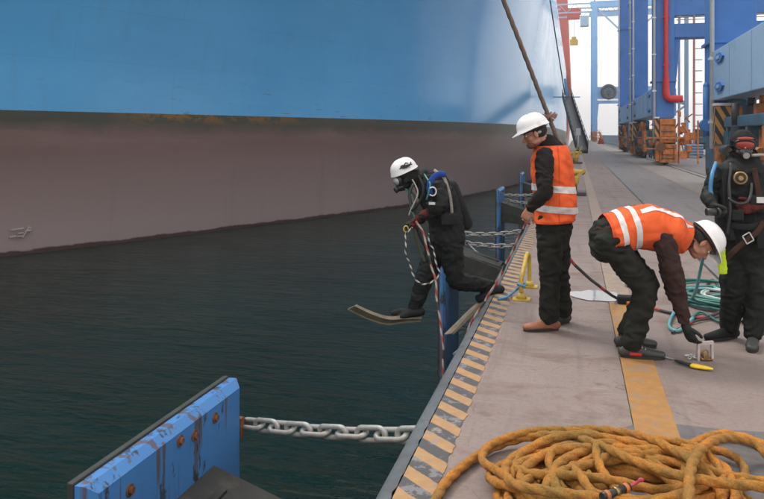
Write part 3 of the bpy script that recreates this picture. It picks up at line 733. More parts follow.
    if boom:
        bm = nb(); zb = 33.2
        for yy in (LY[0] + 2, LY[0] + 9):
            for z in (zb, zb + 2.2): beam(bm, (-22, yy, z), (24, yy, z), .35)
            for k in range(23): beam(bm, (-22 + k * 2, yy, zb + (k % 2) * 2.2), (-20 + k * 2, yy, zb + ((k + 1) % 2) * 2.2), .14)
        obj('boom', bm, 'crane_pale', c)
        bm = nb()
        for a, b in (((5.2, LY[0] + .6, 34), (13, LY[0] + .6, 26)), ((13, LY[0] + .6, 26), (21.9, LY[0] + .6, 34)), ((5.2, LY[0] + .6, 40), (14, LY[0] + .6, 34)), ((4.8, LY[0] + .6, 34), (4.8, LY[0] + .6, 56)), ((4.8, LY[0] + .6, 55), (-20, LY[0] + .6, 37))): beam(bm, a, b, .45)
        obj('brace', bm, 'crane_pale', c)
        bm = nb(); box(bm, (-2.0, LY[0] + 1, 31.6), (1.2, LY[0] + 4, 32.9), bev=.1); box(bm, (-3.6, LY[0] + 2, 33), (1.5, LY[0] + 5, 34.4)); obj('trolley', bm, 'redhull', c)
        bm = nb(); box(bm, (1.3, LY[0] + 1, 29.6), (3.4, LY[0] + 4, 31.9), bev=.1); box(bm, (1.28, LY[0] + .95, 30.2), (3.42, LY[0] + .98, 31.2)); obj('operator_cab', bm, 'crane_pale', c)
        # cable reel
        bm = nb(); ctr = Vector((8.2, LY[0] - .5, portal + 2.9))
        ring_tube(bm, [ctr + Vector((math.cos(a) * 1.55, 0, math.sin(a) * 1.55)) for a in [i * math.pi / 16 for i in range(32)]], .42, 10, closed=True)
        cyl(bm, ctr - Vector((0, .3, 0)), ctr + Vector((0, .5, 0)), .55, 18)
        for k in range(8): beam(bm, ctr, ctr + Vector((math.cos(k * .785) * 1.5, 0, math.sin(k * .785) * 1.5)), .12)
        box(bm, (8.0, LY[0] - .3, portal + .9), (8.4, LY[0] + .4, portal + 2.6))
        obj('cable_reel', bm, 'dark', c)
    return c
cA = crane(10.2, 'nearest blue gantry crane at the right edge, pale sill beam over an orange striped bogie', hw=.6)
cB = crane(42.0, 'blue gantry crane with a red pipe down its leg and orange drive boxes', CX1=5.24)
cC = crane(60.0, 'third blue gantry crane, mostly hidden behind the crane with the red pipe', CX1=5.24, prt=False)
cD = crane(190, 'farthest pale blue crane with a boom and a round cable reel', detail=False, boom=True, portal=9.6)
# crane A: equaliser cab with green window and red pipe details
bm = nb(); box(bm, (4.28, 13.2, 1.86), (5.2, 23.3, 2.16), bev=.03); box(bm, (4.36, 13.3, .45), (5.1, 23.2, .8))
for y in (13.4, 15.6, 18.0, 20.4, 22.9): box(bm, (4.30, y, .801), (4.62, y + .24, 1.859))
box(bm, (4.7, 13.5, .801), (5.0, 23, 1.8)); eq = obj('equaliser', bm, 'teal', cA)
bm = nb(); box(bm, (4.5, 20.7, 1.05), (4.68, 22.6, 1.78)); obj('window', bm, M('green_panel', (.10, .20, .10), .3), eq)
bm = nb(); box(bm, (4.5, 18.4, 1.05), (4.68, 20.1, 1.78)); obj('access_panel', bm, 'orange', eq)
for k, (y, m__) in enumerate(((19.2, 'orange'), (21.6, 'dark'), (20.3, 'orange'), (17.6, 'orange'), (16.2, 'dark'))):
    bm = nb(); box(bm, (4.5, y, 2.162), (4.9, y + .4, 2.45), bev=.04); cyl(bm, (4.7, y + .2, 2.45), (4.7, y + .2, 2.66), .10, 10); obj('drive_motor', bm, m__, cA)
bm = nb(); cyl(bm, (4.1, 25.2, 1.6), (4.1, 25.2, 3.2), .10, 12); ellipsoid(bm, (4.1, 25.2, 3.2), ((.1, 0, 0), (0, .1, 0), (0, 0, .14))); cyl(bm, (4.1, 25.0, 1.95), (4.1, 25.4, 1.95), .2, 14); obj('storm_pin', bm, 'crane', cA)
# crane B: red pipe on the front of its leg, turning right at the foot
bm = nb(); fy = 42.0 - .20
ring_tube(bm, [(4.78, fy, 40), (4.78, fy, 5.2), (4.78, fy, 3.95), (4.82, fy, 3.72), (4.98, fy, 3.58), (5.62, fy, 3.58)], [.13, .13, .2, .2, .2, .2], 12, roundcap=False)
for z in (5.4, 8, 11): box(bm, (4.62, fy - .1, z), (4.94, fy + .19, z + .08))
obj('pipe', bm, 'red', cB)
# access tower between the cranes
tw = emp('stair_tower', (9.0, 56, 0), 'slim red and blue access tower with rungs between two cranes', 'tower')
b0 = at(694, 140, 56); bm = nb(); X0, Y0_ = b0.x, b0.y
for dx, mt in ((0, 'red'),):
    beam(bm, (X0, Y0_, 0), (X0, Y0_, 26), .16)
obj('mast', bm, M('faded_red_paint', (.55, .22, .2), .6), tw)
bm = nb(); beam(bm, (X0 - .55, Y0_, 0), (X0 - .55, Y0_, 26), .28); beam(bm, (X0 - .9, Y0_ + 1.4, 0), (X0 - .9, Y0_ + 1.4, 26), .16); obj('post', bm, 'crane_pale', tw)
for k in range(30):
    bm = nb(); beam(bm, (X0 + .05, Y0_, .6 + k * .86), (X0 + .6, Y0_, .6 + k * .86), .07); obj('rung', bm, 'galv', tw)
bm = nb(); beam(bm, (X0 - 3, Y0_, 6.2), (X0 - .5, Y0_, 4), .14); beam(bm, (X0 - 3, Y0_, 4.6), (X0 - .5, Y0_, 4), .14); beam(bm, (X0 - 3, Y0_, 2.2), (X0 - .5, Y0_, 4), .14); obj('brace', bm, 'crane_pale', tw)
# yellow lashing cage hanging from the far crane boom
cg = emp('lashing_cage', at(574, 40, 188), 'small yellow cage hanging in the sky from the far crane boom', 'cage')
p = at(574, 40, 188); bm = nb(); box(bm, p - Vector((1.0, .8, 1.3)), p + Vector((1.0, .8, .1))); box(bm, p - Vector((.6, .5, -.1)), p + Vector((.6, .5, .8))); obj('cage_frame', bm, 'yellow', cg)
bm = nb(); beam(bm, p + Vector((0, 0, .8)), p + Vector((0, 0, 6.5)), .1); obj('hoist_wire', bm, 'dark', cg)
# terminal tractor and crate between the cranes
def local(p, px, py): return gr(px, py)
tr = emp('terminal_tractor', gr(702, 156), 'dark blue terminal tractor parked between two cranes', 'truck'); q = gr(702, 156)
bm = nb(); box(bm, q + Vector((-.6, 0, .5)), q + Vector((1.0, 3.2, .95)), bev=.05); obj('chassis', bm, 'dark', tr)
bm = nb(); box(bm, q + Vector((-.5, .1, .96)), q + Vector((.6, 1.3, 2.1)), bev=.08); cb = obj('cab', bm, 'teal', tr)
bm = nb(); box(bm, q + Vector((-.4, .07, 1.45)), q + Vector((.5, .095, 2.0))); obj('windscreen', bm, 'glass', cb)
for dx, dy in ((-.62, .5), (.85, .5), (-.62, 2.5), (.85, 2.5)):
    bm = nb(); cyl(bm, q + Vector((dx, dy, .45)), q + Vector((dx + .25, dy, .45)), .45, 18); cyl(bm, q + Vector((dx - .02, dy, .45)), q + Vector((dx + .27, dy, .45)), .2, 12); obj('wheel', bm, 'plastic', tr)
ct = emp('equipment_crate', gr(697, 158), 'small pale blue crate standing left of the terminal tractor', 'crate'); q = gr(695, 158)
bm = nb(); box(bm, q + Vector((-.55, 0, .12)), q + Vector((.55, .9, .95)), bev=.03); obj('crate_body', bm, 'crane_pale', ct)
bm = nb()
for k in range(4): box(bm, q + Vector((-.58, -.03, .2 + k * .2)), q + Vector((.58, -.005, .27 + k * .2)))
for x in (-.5, .4): box(bm, q + Vector((x, 0, 0)), q + Vector((x + .1, .9, .118)))
obj('batten', bm, 'teal', ct)

# ------------------------------------------------------------------ gangway, hooks, sign, cone
gw = emp('gangway', gr(582, 153), 'dark gangway sloping from the ship side down to the quay', 'gangway')
A = Vector((.62, 67, .25)); B = at(566.5, 97, 86)
bm = nb(); beam(bm, A, B, 1.0, .12); obj('walkway', bm, 'dark', gw)
T = (B - A).normalized(); sd = T.cross(ZV).normalized(); upn = sd.cross(T).normalized()
for s in (-1, 1):
    bm = nb(); beam(bm, A + sd * s * .5 + upn * .3, B + sd * s * .5 + upn * .3, .05, .8)
    for k in range(13): p = A.lerp(B, k / 12) + sd * s * .5; beam(bm, p, p + upn * 1.0, .05)
    for h in (.5, 1.0): beam(bm, A + sd * s * .5 + upn * h, B + sd * s * .5 + upn * h, .05)
    obj('handrail', bm, 'dark', gw)
bm = nb(); cyl(bm, A + sd * .5 - ZV * .1, A - sd * .5 - ZV * .1, .14, 12); obj('roller', bm, 'plastic', gw)
bm = nb(); beam(bm, B - RV * 1.6, B + RV * 1.6, .12); beam(bm, B, B + ZV * 2.2 - RV * .2, .25); beam(bm, B + RV * .3, B + ZV * 1.2, .15); obj('head_frame', bm, 'hull_blue', gw)
tag(hose('hoist_wire', [at(540, -70, 80), at(550, 0, 82), at(557.5, 48, 84), at(565, 95, 86)], .07, 'dark', step=2), 'thin dark wire running up the ship side from the gangway head', 'wire')
def hook(px, py, label, s=1.0):
    q = gr(px, py); h = emp('mooring_hook', q, label, 'mooring hook', 'yellow mooring hooks along the quay edge')
    bm = nb(); box(bm, q + Vector((-.38, -.3, 0)), q + Vector((.38, .4, .10)), bev=.02); obj('base_plate', bm, 'dark', h)
    bm = nb(); cyl(bm, q + Vector((0, 0, .1)), q + Vector((0, 0, .5)), .15, 14); box(bm, q + Vector((-.2, -.18, .30)), q + Vector((.2, .22, .52)), bev=.04); obj('pedestal', bm, 'yellow', h)
    bm = nb(); ring_tube(bm, [q + Vector(v) for v in ((.3, 0, .62), (.05, 0, .62), (-.2, 0, .60), (-.36, 0, .52), (-.38, 0, .40), (-.28, 0, .34))], [.07, .1, .1, .08, .06, .04], 10); obj('hook_arm', bm, 'yellow', h)
    bm = nb(); beam(bm, q + Vector((.12, -.1, .5)), q + Vector((.36, -.1, .98 * s)), .07); beam(bm, q + Vector((-.1, -.1, .5)), q + Vector((.05, -.1, .9 * s)), .06); obj('release_lever', bm, 'yellow', h)
    bm = nb(); cyl(bm, q + Vector((-.35, -.25, .16)), q + Vector((-.35, .2, .16)), .12, 12); obj('motor', bm, 'red', h)
    return h
hook(575.5, 163.5, 'far yellow mooring hook with red motor beside the white line')
hook(571.5, 195, 'nearer yellow mooring hook just behind the standing worker\'s vest', .7)
sg = emp('sign_post', gr(578, 152), 'small white sign on a thin pole by the gangway foot', 'sign'); q = gr(578.3, 153)
bm = nb(); cyl(bm, q, q + ZV * 2.0, .04, 8); obj('pole', bm, 'white', sg)
bm = nb(); box(bm, q + Vector((-.2, -.06, 1.6)), q + Vector((.2, -.04, 2.25))); obj('sign_plate', bm, 'white', sg)
def conef(px, py, h, label):
    q = gr(px, py); c = emp('traffic_cone', q, label, 'cone'); bm = nb(); cyl(bm, q + ZV * .05, q + ZV * h, h * .30, 14, .03); box(bm, q + Vector((-h * .36, -h * .36, 0)), q + Vector((h * .36, h * .36, .05))); obj('cone_body', bm, 'redhull', c)
conef(601, 144.0, 2.0, 'dark red cone-shaped marker standing at the far end of the road')
# barrier wall far right of the road
bw = emp('barrier_wall', (5.9, 100, 0), 'pale low concrete barrier far down the road before the cranes', 'barrier')
for k in range(14):
    bm = nb(); y = 96 + k * 6.5; box(bm, (6.0, y, 0), (6.5, y + 6.3, .35)); box(bm, (6.12, y, .351), (6.38, y + 6.3, 1.6), bev=.02); obj('barrier_block', bm, 'palehull', bw)
# mooring rope
Sx = at(503, -1, 35); Ex = at(565.5, 160, 39)
bm = nb(); P0 = Ex + (Sx - Ex) * 1.95
laid_rope(bm, [P0, P0.lerp(Ex, .35) , P0.lerp(Ex, .7), Ex], .12, step=.09, pitch=5, fuzz=.05, n=12)
mr = tag(obj('mooring_rope', bm, 'brown_rope'), 'thick brown mooring rope slanting down past the standing worker', 'rope')
kp = Ex.lerp(Sx, (160 - 113) / 161.)
bm = nb()
for i in range(7):
    a = i * .9; d = RV * math.cos(a) * (.42 + .12 * (i % 3)) + ZV * math.sin(a) * .26
    laid_rope(bm, [kp - d * .9 - FV * .08, kp - d * .3 - FV * .13 + ZV * .05, kp + d * .3 - FV * .13, kp + d], .05, step=.05, n=8)
obj('lashing', bm, 'frayed', mr)

# ------------------------------------------------------------------ people
def rot_about(v, ax, a): return Matrix.Rotation(a, 3, ax) @ v
def hand(bm, wr, d, pn, thumb, curl=.5, s=1.0, grow=0):
    """wr wrist, d direction of the fingers, pn palm normal (fingers curl towards it), thumb side +-1"""
    d = d.normalized(); pn = (pn - d * pn.dot(d)).normalized(); sd = d.cross(pn) * thumb
    k0 = wr + d * .088 * s
    ring_tube(bm, [wr - d * .02, wr + d * .03 * s, wr + d * .065 * s, k0], [(.024 * s + grow, .019 * s + grow), (.034 * s + grow, .016 * s + grow), (.041 * s + grow, .0145 * s + grow), (.038 * s + grow, .012 * s + grow)], 14, hint=sd)
    for i, (off, ln) in enumerate(((.030, .072), (.0105, .080), (-.0095, .074), (-.029, .058))):
        b = k0 + sd * off * s - d * .006; pts = [b - d * .015]; dd = d; cu = curl * (1 + .1 * i)
        ax = d.cross(pn).normalized()
        for seg, fr in enumerate((.42, .33, .25)):
            dd = rot_about(dd, ax, cu * (.75 if seg == 0 else 1.0)); pts.append(pts[-1] + dd * ln * fr * s + (d * .015 if seg == 0 else d * 0))
        r = .0088 * s + grow * .8
        ring_tube(bm, pts, [r * 1.05, r, r * .93, r * .8], 9)
    t0 = wr + d * .025 * s + sd * .022 * s; td = (d * .7 + sd * .75 + pn * .25).normalized()
    p1 = t0 + td * .038 * s; p2 = p1 + (td + d * .5 + pn * .5 * curl).normalized() * .03 * s; p3 = p2 + (d + pn * .9 * curl).normalized() * .024 * s
    ring_tube(bm, [t0, p1, p2, p3], [.015 * s + grow, .0115 * s + grow, .0098 * s + grow * .8, .0085 * s + grow * .8], 9)
def head_mesh(bm, c, f, u, s=1.0):
    f = f.normalized(); u = (u - f * u.dot(f)).normalized(); l = u.cross(f)
    E = lambda o, a, b, h: ellipsoid(bm, c + f * o[0] * s + l * o[1] * s + u * o[2] * s, (l * a * s, f * b * s, u * h * s))
    E((-.012, 0, .03), .077, .098, .092); E((.018, 0, -.03), .062, .074, .078)          # skull, face
    E((.040, 0, -.078), .040, .045, .034); E((.064, 0, -.092), .018, .016, .018)          # jaw, chin
    for s2 in (-1, 1):
        E((.050, s2 * .040, -.030), .022, .026, .020); E((.072, s2 * .028, .018), .026, .012, .007)   # cheek, brow
        E((-.006, s2 * .079, -.012), .008, .018, .031); E((-.002, s2 * .077, -.036), .007, .010, .012)  # ear
        E((.012, s2 * .050, -.070), .012, .035, .020)
    ring_tube(bm, [c + (f * .082 + u * .008) * s, c + (f * .098 - u * .018) * s, c + (f * .107 - u * .036) * s], [.008 * s, .010 * s, .0135 * s], 8)
    for s2 in (-1, 1): E((.092, s2 * .012, -.040), .009, .010, .008)
    E((.084, 0, -.062), .022, .010, .0055); E((.083, 0, -.071), .019, .010, .006)
def face_bits(c, f, u, body, s=1.0):
    f = f.normalized(); u = (u - f * u.dot(f)).normalized(); l = u.cross(f)
    for s2 in (-1, 1):
        p = c + (f * .074 + l * s2 * .031 + u * .003) * s
        bm = nb(); ellipsoid(bm, p, (l * .013, f * .012, u * .009)); e = obj('eye', bm, 'eye', body)
        bm = nb(); ellipsoid(bm, p + f * .0095, (l * .0055, f * .004, u * .0055)); obj('iris', bm, 'iris', e)
        bm = nb(); ring_tube(bm, [p + f * .012 + u * .016 - l * s2 * .014, p + f * .014 + u * .020, p + f * .006 + u * .017 + l * s2 * .016], [.003, .0042, .0028], 7); obj('eyebrow', bm, 'hair', body)
    bm = nb(); ellipsoid(bm, c + (f * .094 - u * .066) * s, (l * .019, f * .004, u * .0062)); obj('mouth', bm, 'lip', body)
def torso(bm, sp, side, k=1.0, inf=(0, 0), sel=None):
    base_r = [(.145, .105), (.172, .122), (.150, .110), (.172, .125), (.165, .112), (.085, .075)]
    rs = [(a * k + inf[0], b * k + inf[1]) for a, b in base_r]
    P = [Vector(p) for p in sp]
    if sel: P = [P[i] for i in sel]; rs = [rs[i] for i in sel]
    # denser
    Q = []; RR = []
    for i in range(len(P) - 1):
        for j in range(5):
            t = j / 5; tt = t * t * (3 - 2 * t)
            Q.append(P[i].lerp(P[i + 1], t)); RR.append((rs[i][0] * (1 - tt) + rs[i + 1][0] * tt, rs[i][1] * (1 - tt) + rs[i + 1][1] * tt))
    Q.append(P[-1]); RR.append(rs[-1])
    ring_tube(bm, Q, RR, 28, hint=side)
def limb(bm, pts, rs, n=16):
    # smooth path through the joints
    P = [Vector(p) for p in pts]; Q = []; RR = []
    for i in range(len(P) - 1):
        for j in range(4): t = j / 4; Q.append(P[i].lerp(P[i + 1], t)); RR.append(rs[i] * (1 - t) + rs[i + 1] * t)
    Q.append(P[-1]); RR.append(rs[-1])
    for _ in range(1): Q = [Q[0]] + [(Q[i - 1] + Q[i] * 2 + Q[i + 1]) / 4 for i in range(1, len(Q) - 1)] + [Q[-1]]
    ring_tube(bm, Q, RR, n)
def calfpts(k, a): return [k, k.lerp(a, .3), k.lerp(a, .65), a]
def hard_hat(c, f, u, parent, name='hard_hat', s=1.0, brim=True):
    f = f.normalized(); u = (u - f * u.dot(f)).normalized(); l = u.cross(f)
    bm = nb(); rows = []; n = 36
    for i in range(10):
        th = math.pi / 2 * (1 - i / 9.5); rr_ = []
        for k in range(n):
            a = 2 * math.pi * k / n; ca, sa = math.cos(a), math.sin(a); h = .125 * s * math.sin(th) ** .9 if th > 0 else 0; r = math.cos(th) ** .8 if th < math.pi / 2 - 1e-4 else 0.02
            ridge = .006 * max(0, 1 - abs(sa) * 6) * math.sin(th)
            rr_.append(bm.verts.new(c + f * (ca * .134 * s * r) + l * (sa * .112 * s * r) + u * (h + ridge)))
        rows.append(rr_)
    bm.faces.new(rows[0])
    for a, b in zip(rows, rows[1:]):
        for k in range(n): bm.faces.new((a[k], b[k], b[(k + 1) % n], a[(k + 1) % n])).smooth = True
    # rolled rim and visor
    last = rows[-1]; rim = []
    for k in range(n):
        a = 2 * math.pi * k / n; ca = math.cos(a); ext = .008 + (.045 * max(0, ca) ** 1.5 if brim else 0); v = last[k].co
        rad = (v - c - u * (v - c).dot(u)).normalized(); rim.append(bm.verts.new(v + rad * ext * s - u * (.006 + .014 * max(0, ca)) * s))
    for k in range(n): bm.faces.new((last[k], rim[k], rim[(k + 1) % n], last[(k + 1) % n])).smooth = True
    rim2 = [bm.verts.new(v.co - u * .006) for v in rim]
    for k in range(n): bm.faces.new((rim[k], rim2[k], rim2[(k + 1) % n], rim[(k + 1) % n])).smooth = True
    o = obj(name, bm, 'helmet', parent)
    bm = nb(); ring_tube(bm, [c + f * math.cos(a) * .112 * s + l * math.sin(a) * .092 * s - u * .012 for a in [i * math.pi / 14 for i in range(28)]], (.004, .012), 8, closed=True, hint=None); obj('headband', bm, 'plastic', o)
    return o
def shoe(name, an, toe_dir, parent, mat, L=.275, sole=True, zoff=None, h=.1, heel=.07):
    d = Vector((toe_dir.x, toe_dir.y, 0)).normalized(); s = ZV.cross(d); g = Vector((an.x, an.y, 0)); gz = zoff if zoff is not None else 0
    g.z = gz; b0 = g - d * heel
    bm = nb()
    ring_tube(bm, [b0 + ZV * .045, b0 + d * .05 + ZV * .052, b0 + d * .11 + ZV * .052, b0 + d * .17 + ZV * .045, b0 + d * .225 + ZV * .038, b0 + d * (L - .03) + ZV * .034],
              [(.030, .036), (.036, .046), (.039, .046), (.044, .038), (.046, .032), (.036, .026)], 16, hint=s)
    kf = 1.0 if h < .12 else 1.22
    ring_tube(bm, [b0 + d * .055 + ZV * .05, b0 + d * .064 + ZV * h * .9, b0 + d * .066 + ZV * (h + .05)], [(.037 * kf, .048 * kf), (.041 * kf, .048 * kf), (.043 * kf, .048 * kf)], 14, hint=s)
    o = fuse(name, bm, .006, mat, parent, 2, cuts=[(g + ZV * .016, -ZV)])
    bm = nb(); n = 24; top = []; bot = []
    for k in range(n):
        a = 2 * math.pi * k / n; x = math.cos(a); y = math.sin(a); wd = .044 + .008 * x - .012 * max(0, -x)
        p = b0 + d * (L / 2 - .012 + x * (L / 2 + .002)) + s * (y * wd) ; top.append(bm.verts.new(p + ZV * .026)); bot.append(bm.verts.new(p + ZV * .001))
    bm.faces.new(top); bm.faces.new(bot[::-1])
    for k in range(n): bm.faces.new((top[k], bot[k], bot[(k + 1) % n], top[(k + 1) % n]))
    obj('sole', bm, 'sole', o)
    if h > .12: return o
    bm = nb()
    for k in range(4):
        p = b0 + d * (.115 + k * .022) + ZV * (.094 - k * .009); ring_tube(bm, [p - s * .028, p + ZV * .006, p + s * .028 + d * .01], .0035, 6)
    obj('lace', bm, 'reflect' if mat == 'boot' else 'leather', o)
    return o
def build_body(P, J, side, hands, headc, hf, hu, s=1.0, feet=False):
    bm = nb(); torso(bm, J['sp'], side, .92 * s)
    for q in 'LR':
        limb(bm, [J['sp'][4] + side * (.06 if q == 'L' else -.06), J['sh' + q], J['sh' + q].lerp(J['el' + q], .5), J['el' + q], J['el' + q].lerp(J['wr' + q], .35), J['wr' + q]], [.06, .056, .048, .042, .043, .027])
        limb(bm, [J['hp' + q], J['hp' + q].lerp(J['kn' + q], .5), *calfpts(J['kn' + q], J['an' + q])], [.088, .076, .057, .058, .048, .037])
        if feet:
            td = J['to' + q]; limb(bm, [J['an' + q], J['an' + q] + td * .06 - ZV * .03, J['an' + q] + td * .15 - ZV * .045], [.036, .033, .022])
    nk = J['sp'][5]; limb(bm, [nk - (headc - nk) * .3, nk.lerp(headc, .45), headc - hu * .03], [.066, .057, .054])
    head_mesh(bm, headc, hf, hu)
    for q, (d, pn, th, cu) in hands.items(): hand(bm, J['wr' + q], d, pn, th, cu)
    return fuse('body', bm, .0048, 'skin', P, 1)
def trousers(P, J, side, mat, hem=.078, seed=1, top=1.0, folds=.013):
    bm = nb(); torso(bm, J['sp'], side, 1.0, (.022, .025), sel=[0, 1, 2])
    for q in 'LR':
        k, a = J['kn' + q], J['an' + q]; h = J['hp' + q]
        limb(bm, [h, h.lerp(k, .5), k, k.lerp(a, .5), a + (k - a).normalized() * .035], [.112, .100, .084, .081, hem])
    return fuse('trousers', bm, .009, mat, P, 1, folds * 1.35, (8, 8, 12), seed=seed)
def jacket(P, J, side, mat, sl=.062, seed=2, wristgap=.02, folds=.012, hood=False, tors=True):
    bm = nb()
    if tors: torso(bm, J['sp'], side, 1.0, (.010, .014), sel=[1, 2, 3, 4, 5])
    for q in 'LR':
        s0, e, w0 = J['sh' + q], J['el' + q], J['wr' + q]
        limb(bm, [J['sp'][4], s0, s0.lerp(e, .5), e, e.lerp(w0, .5), w0 + (e - w0).normalized() * wristgap], [.07, sl * 1.15, sl * 1.04, sl * .95, sl * .82, sl * .66])
    if hood: 
        nk = J['sp'][5]; bd = hood; ring_tube(bm, [nk + ZV * .01 + Vector((math.cos(a) * .075, math.sin(a) * .075, .012 * math.sin(a))) for a in [i * math.pi / 8 for i in range(16)]], .026, 10, closed=True)
        ellipsoid(bm, nk + bd * .07 - ZV * .02, (side * .10, bd * .05, ZV * .055))
    return fuse('jacket', bm, .008, mat, P, 1, folds * 1.3, (12, 12, 16), seed=seed)

# ---- standing worker (tender)
TD = 6.1
f = (-RV * .86 + FV * .51).normalized(); L_ = ZV.cross(f)
P = emp('person', gr(546, 327), 'standing worker in white hard hat and orange vest, back half turned, holding a line', 'person')
J = {}
pel = at(553, 226, TD); J['sp'] = [at(553.5, 240, TD), at(554, 224, TD), at(555, 203, TD), at(553, 178, TD), at(551, 157, TD), at(548.5, 145, TD)]
J['shL'] = J['sp'][4] + L_ * .185 + ZV * .01; J['shR'] = J['sp'][4] - L_ * .185 + ZV * .01
J['elL'] = at(545, 193, TD - .28); J['wrL'] = at(529.5, 208.5, TD - .22); J['elR'] = at(548, 192, TD + .2); J['wrR'] = at(530, 210, TD + .12)
J['hpL'] = J['sp'][0] + L_ * .085 + ZV * .03; J['hpR'] = J['sp'][0] - L_ * .09 + ZV * .03
J['knL'] = at(550, 277, TD - .12); J['knR'] = at(560, 275, TD + .1); J['anL'] = at(549, 318, TD - .1); J['anR'] = at(562, 315, TD + .12)
J['anL'].z = .09; J['anR'].z = .09
J['toL'] = (-RV * .98 - FV * .1).normalized(); J['toR'] = (-RV * .9 - FV * .45).normalized()
hc = at(534.5, 133.5, TD - .02); hf = (-RV * .93 + FV * .15 - ZV * .36).normalized(); hu = (ZV - hf * ZV.dot(hf)).normalized()
dL = (at(524, 216, TD - .2) - J['wrL']).normalized()
body = build_body(P, J, L_, {'L': ((dL - ZV * .5), FV * .9 + RV * .3, 1, .85), 'R': (dL - ZV * .4, -FV * .8 + RV * .2, -1, .8)}, hc, hf, hu)
face_bits(hc, hf, hu, body)
bm = nb(); ellipsoid(bm, hc - hf * .022 + hu * .018, (hu.cross(hf) * .082, hf * .092, hu * .080)); hr = fuse('hair', bm, .006, 'hair', P, 1, .003, (60, 60, 60), cuts=[(hc + hf * .012, hf), (hc - hu * .055, -hu)])
bm = nb(); ellipsoid(bm, hc + hf * .055 - hu * .082, (hu.cross(hf) * .05, hf * .045, hu * .035)); obj('beard', bm, M('stubble', (.13, .065, .045), .8, scale=80), P)
trousers(P, J, L_, 'trousers', .083, 3)
jk = jacket(P, J, L_, 'jacket', .069, 4, folds=.010, hood=-f)
bm = nb(); torso(bm, J['sp'], L_, 1.0, (.030, .052), sel=[1, 2, 3, 4, 5]); torso(bm, [J['sp'][1] + f * -.02, J['sp'][2] - f * .02, J['sp'][3] - f * .01, 0, 0][:3] + [J['sp'][3], J['sp'][4], J['sp'][5]], L_, 1.0, (.022, .045), sel=[0, 1, 2, 3])
up = (J['sp'][4] - J['sp'][1]).normalized()
hem = at(553, 221.5, TD)
vest = fuse('hi_vis_vest', bm, .009, 'vest', P, 1, .015, (8, 8, 9), cuts=[(hem, -up), (J['sp'][5] - up * .005, up)], seed=6)
for py in (188, 208):
    c = at(553, py, TD); tilt = (up + RV * .12).normalized()
    patch_from(vest, 'reflective_band', [(c + up * .028, tilt), (c - up * .028, -tilt)], .004, 'reflect', vest)
tr_ = [o for o in P.children if o.name.startswith('trousers')][0]
c = at(548, 252, TD - .15); patch_from(tr_, 'thigh_pocket', [(c + ZV * .085, ZV), (c - ZV * .085, -ZV), (c - RV * .07, -RV), (c + RV * .065, RV), (c + FV * .03, FV)], .009, 'trousers', tr_)
patch_from(tr_, 'pocket_flap', [(c + ZV * .095, ZV), (c + ZV * .045, -ZV), (c - RV * .075, -RV), (c + RV * .07, RV), (c + FV * .03, FV)], .014, 'trousers', tr_)
patch_from(vest, 'hem_binding', [(hem + up * .016, up)], .003, 'binding', vest)
patch_from(vest, 'side_seam', [(at(553, 200, TD) + RV * .012, RV), (at(553, 200, TD) - RV * .0, -RV), (at(553, 200, TD), FV)], .0022, 'binding', vest)
pk = J['shL'].lerp(J['elL'], .45) + L_ * .066; bm = nb(); box(bm, (-.016, -.004, -.012), (.016, .004, .012)); 
for v in bm.verts: v.co = basis(f, L_, ZV, pk) @ v.co
obj('sleeve_patch', bm, 'reflect', jk)
hard_hat(hc + hu * .042 - hf * .004, hf, (hu + hf * .12).normalized(), P, s=1.02)
# strap + ear pad at the back of the hat
bm = nb(); ellipsoid(bm, hc - hf * .035 - hu * .002 + hu.cross(hf) * .074, (hu.cross(hf) * .008, hf * .022, hu * .014)); obj('hat_clip', bm, 'galv', P)
shoe('shoe', J['anL'], J['toL'], P, 'leather', .30); shoe('shoe', J['anR'], J['toR'], P, 'boot', .28)

# ---- bending worker
TB = 5.38
P = emp('person', gr(640, 355), 'worker in white hard hat and orange vest bending over to reach the ground', 'person')
sd = FV.copy(); J = {}
J['sp'] = [at(607, 246, TB), at(610, 236.5, TB), at(627, 228, TB), at(648, 227, TB), at(668, 232, TB), at(683, 238, TB)]
f2 = RV
J['shL'] = at(669, 236, TB + .18); J['shR'] = at(664, 241, TB - .17)
J['elR'] = at(674, 275, TB - .20); J['wrR'] = at(684, 322, TB - .18); J['elL'] = at(668, 268, TB + .2); J['wrL'] = at(674, 300, TB + .12)
J['hpR'] = at(609, 243, TB - .1); J['hpL'] = at(609, 241, TB + .1)
J['knR'] = at(646, 289, TB - .16); J['knL'] = at(650, 285, TB + .12); J['anR'] = at(632, 346, TB - .12); J['anL'] = at(627, 336, TB + .15)
J['anR'].z = .09; J['anL'].z = .09
J['toR'] = (RV * .97 - FV * .15).normalized(); J['toL'] = (RV * .95 - FV * .1).normalized()
hc = at(701, 243, TB - .02); hf = (RV * .50 - ZV * .86 - FV * .12).normalized(); hu = (RV * .86 + ZV * .50).normalized()
body = build_body(P, J, sd, {'L': (RV * .15 - ZV * .95, RV, 1, .5)}, hc, hf, hu)
face_bits(hc, hf, hu, body)
bm = nb(); ellipsoid(bm, hc - hf * .022 + hu * .010, (hu.cross(hf) * .080, hf * .090, hu * .084)); fuse('hair', bm, .006, 'hair', P, 1, .003, (60, 60, 60), cuts=[(hc + hf * .0, hf), (hc - hu * .035, -hu)])
bm = nb(); hd = (at(690, 336, TB - .2) - J['wrR']).normalized(); hand(bm, J['wrR'] + hd * .03, hd, RV * .7 + FV * .4, 1, .45, 1.04, .003); limb(bm, [J['wrR'] + hd * .028, J['wrR'] + hd * .06], [.033, .034]); fuse('glove', bm, .0038, 'glove', P, 1)
trousers(P, J, sd, 'trousers2', .082, 8, folds=.015)
jacket(P, J, sd, 'jacket2', .071, 9, .03)
bm = nb(); torso(bm, J['sp'], sd, 1.0, (.036, .045), sel=[1, 2, 3, 4, 5])
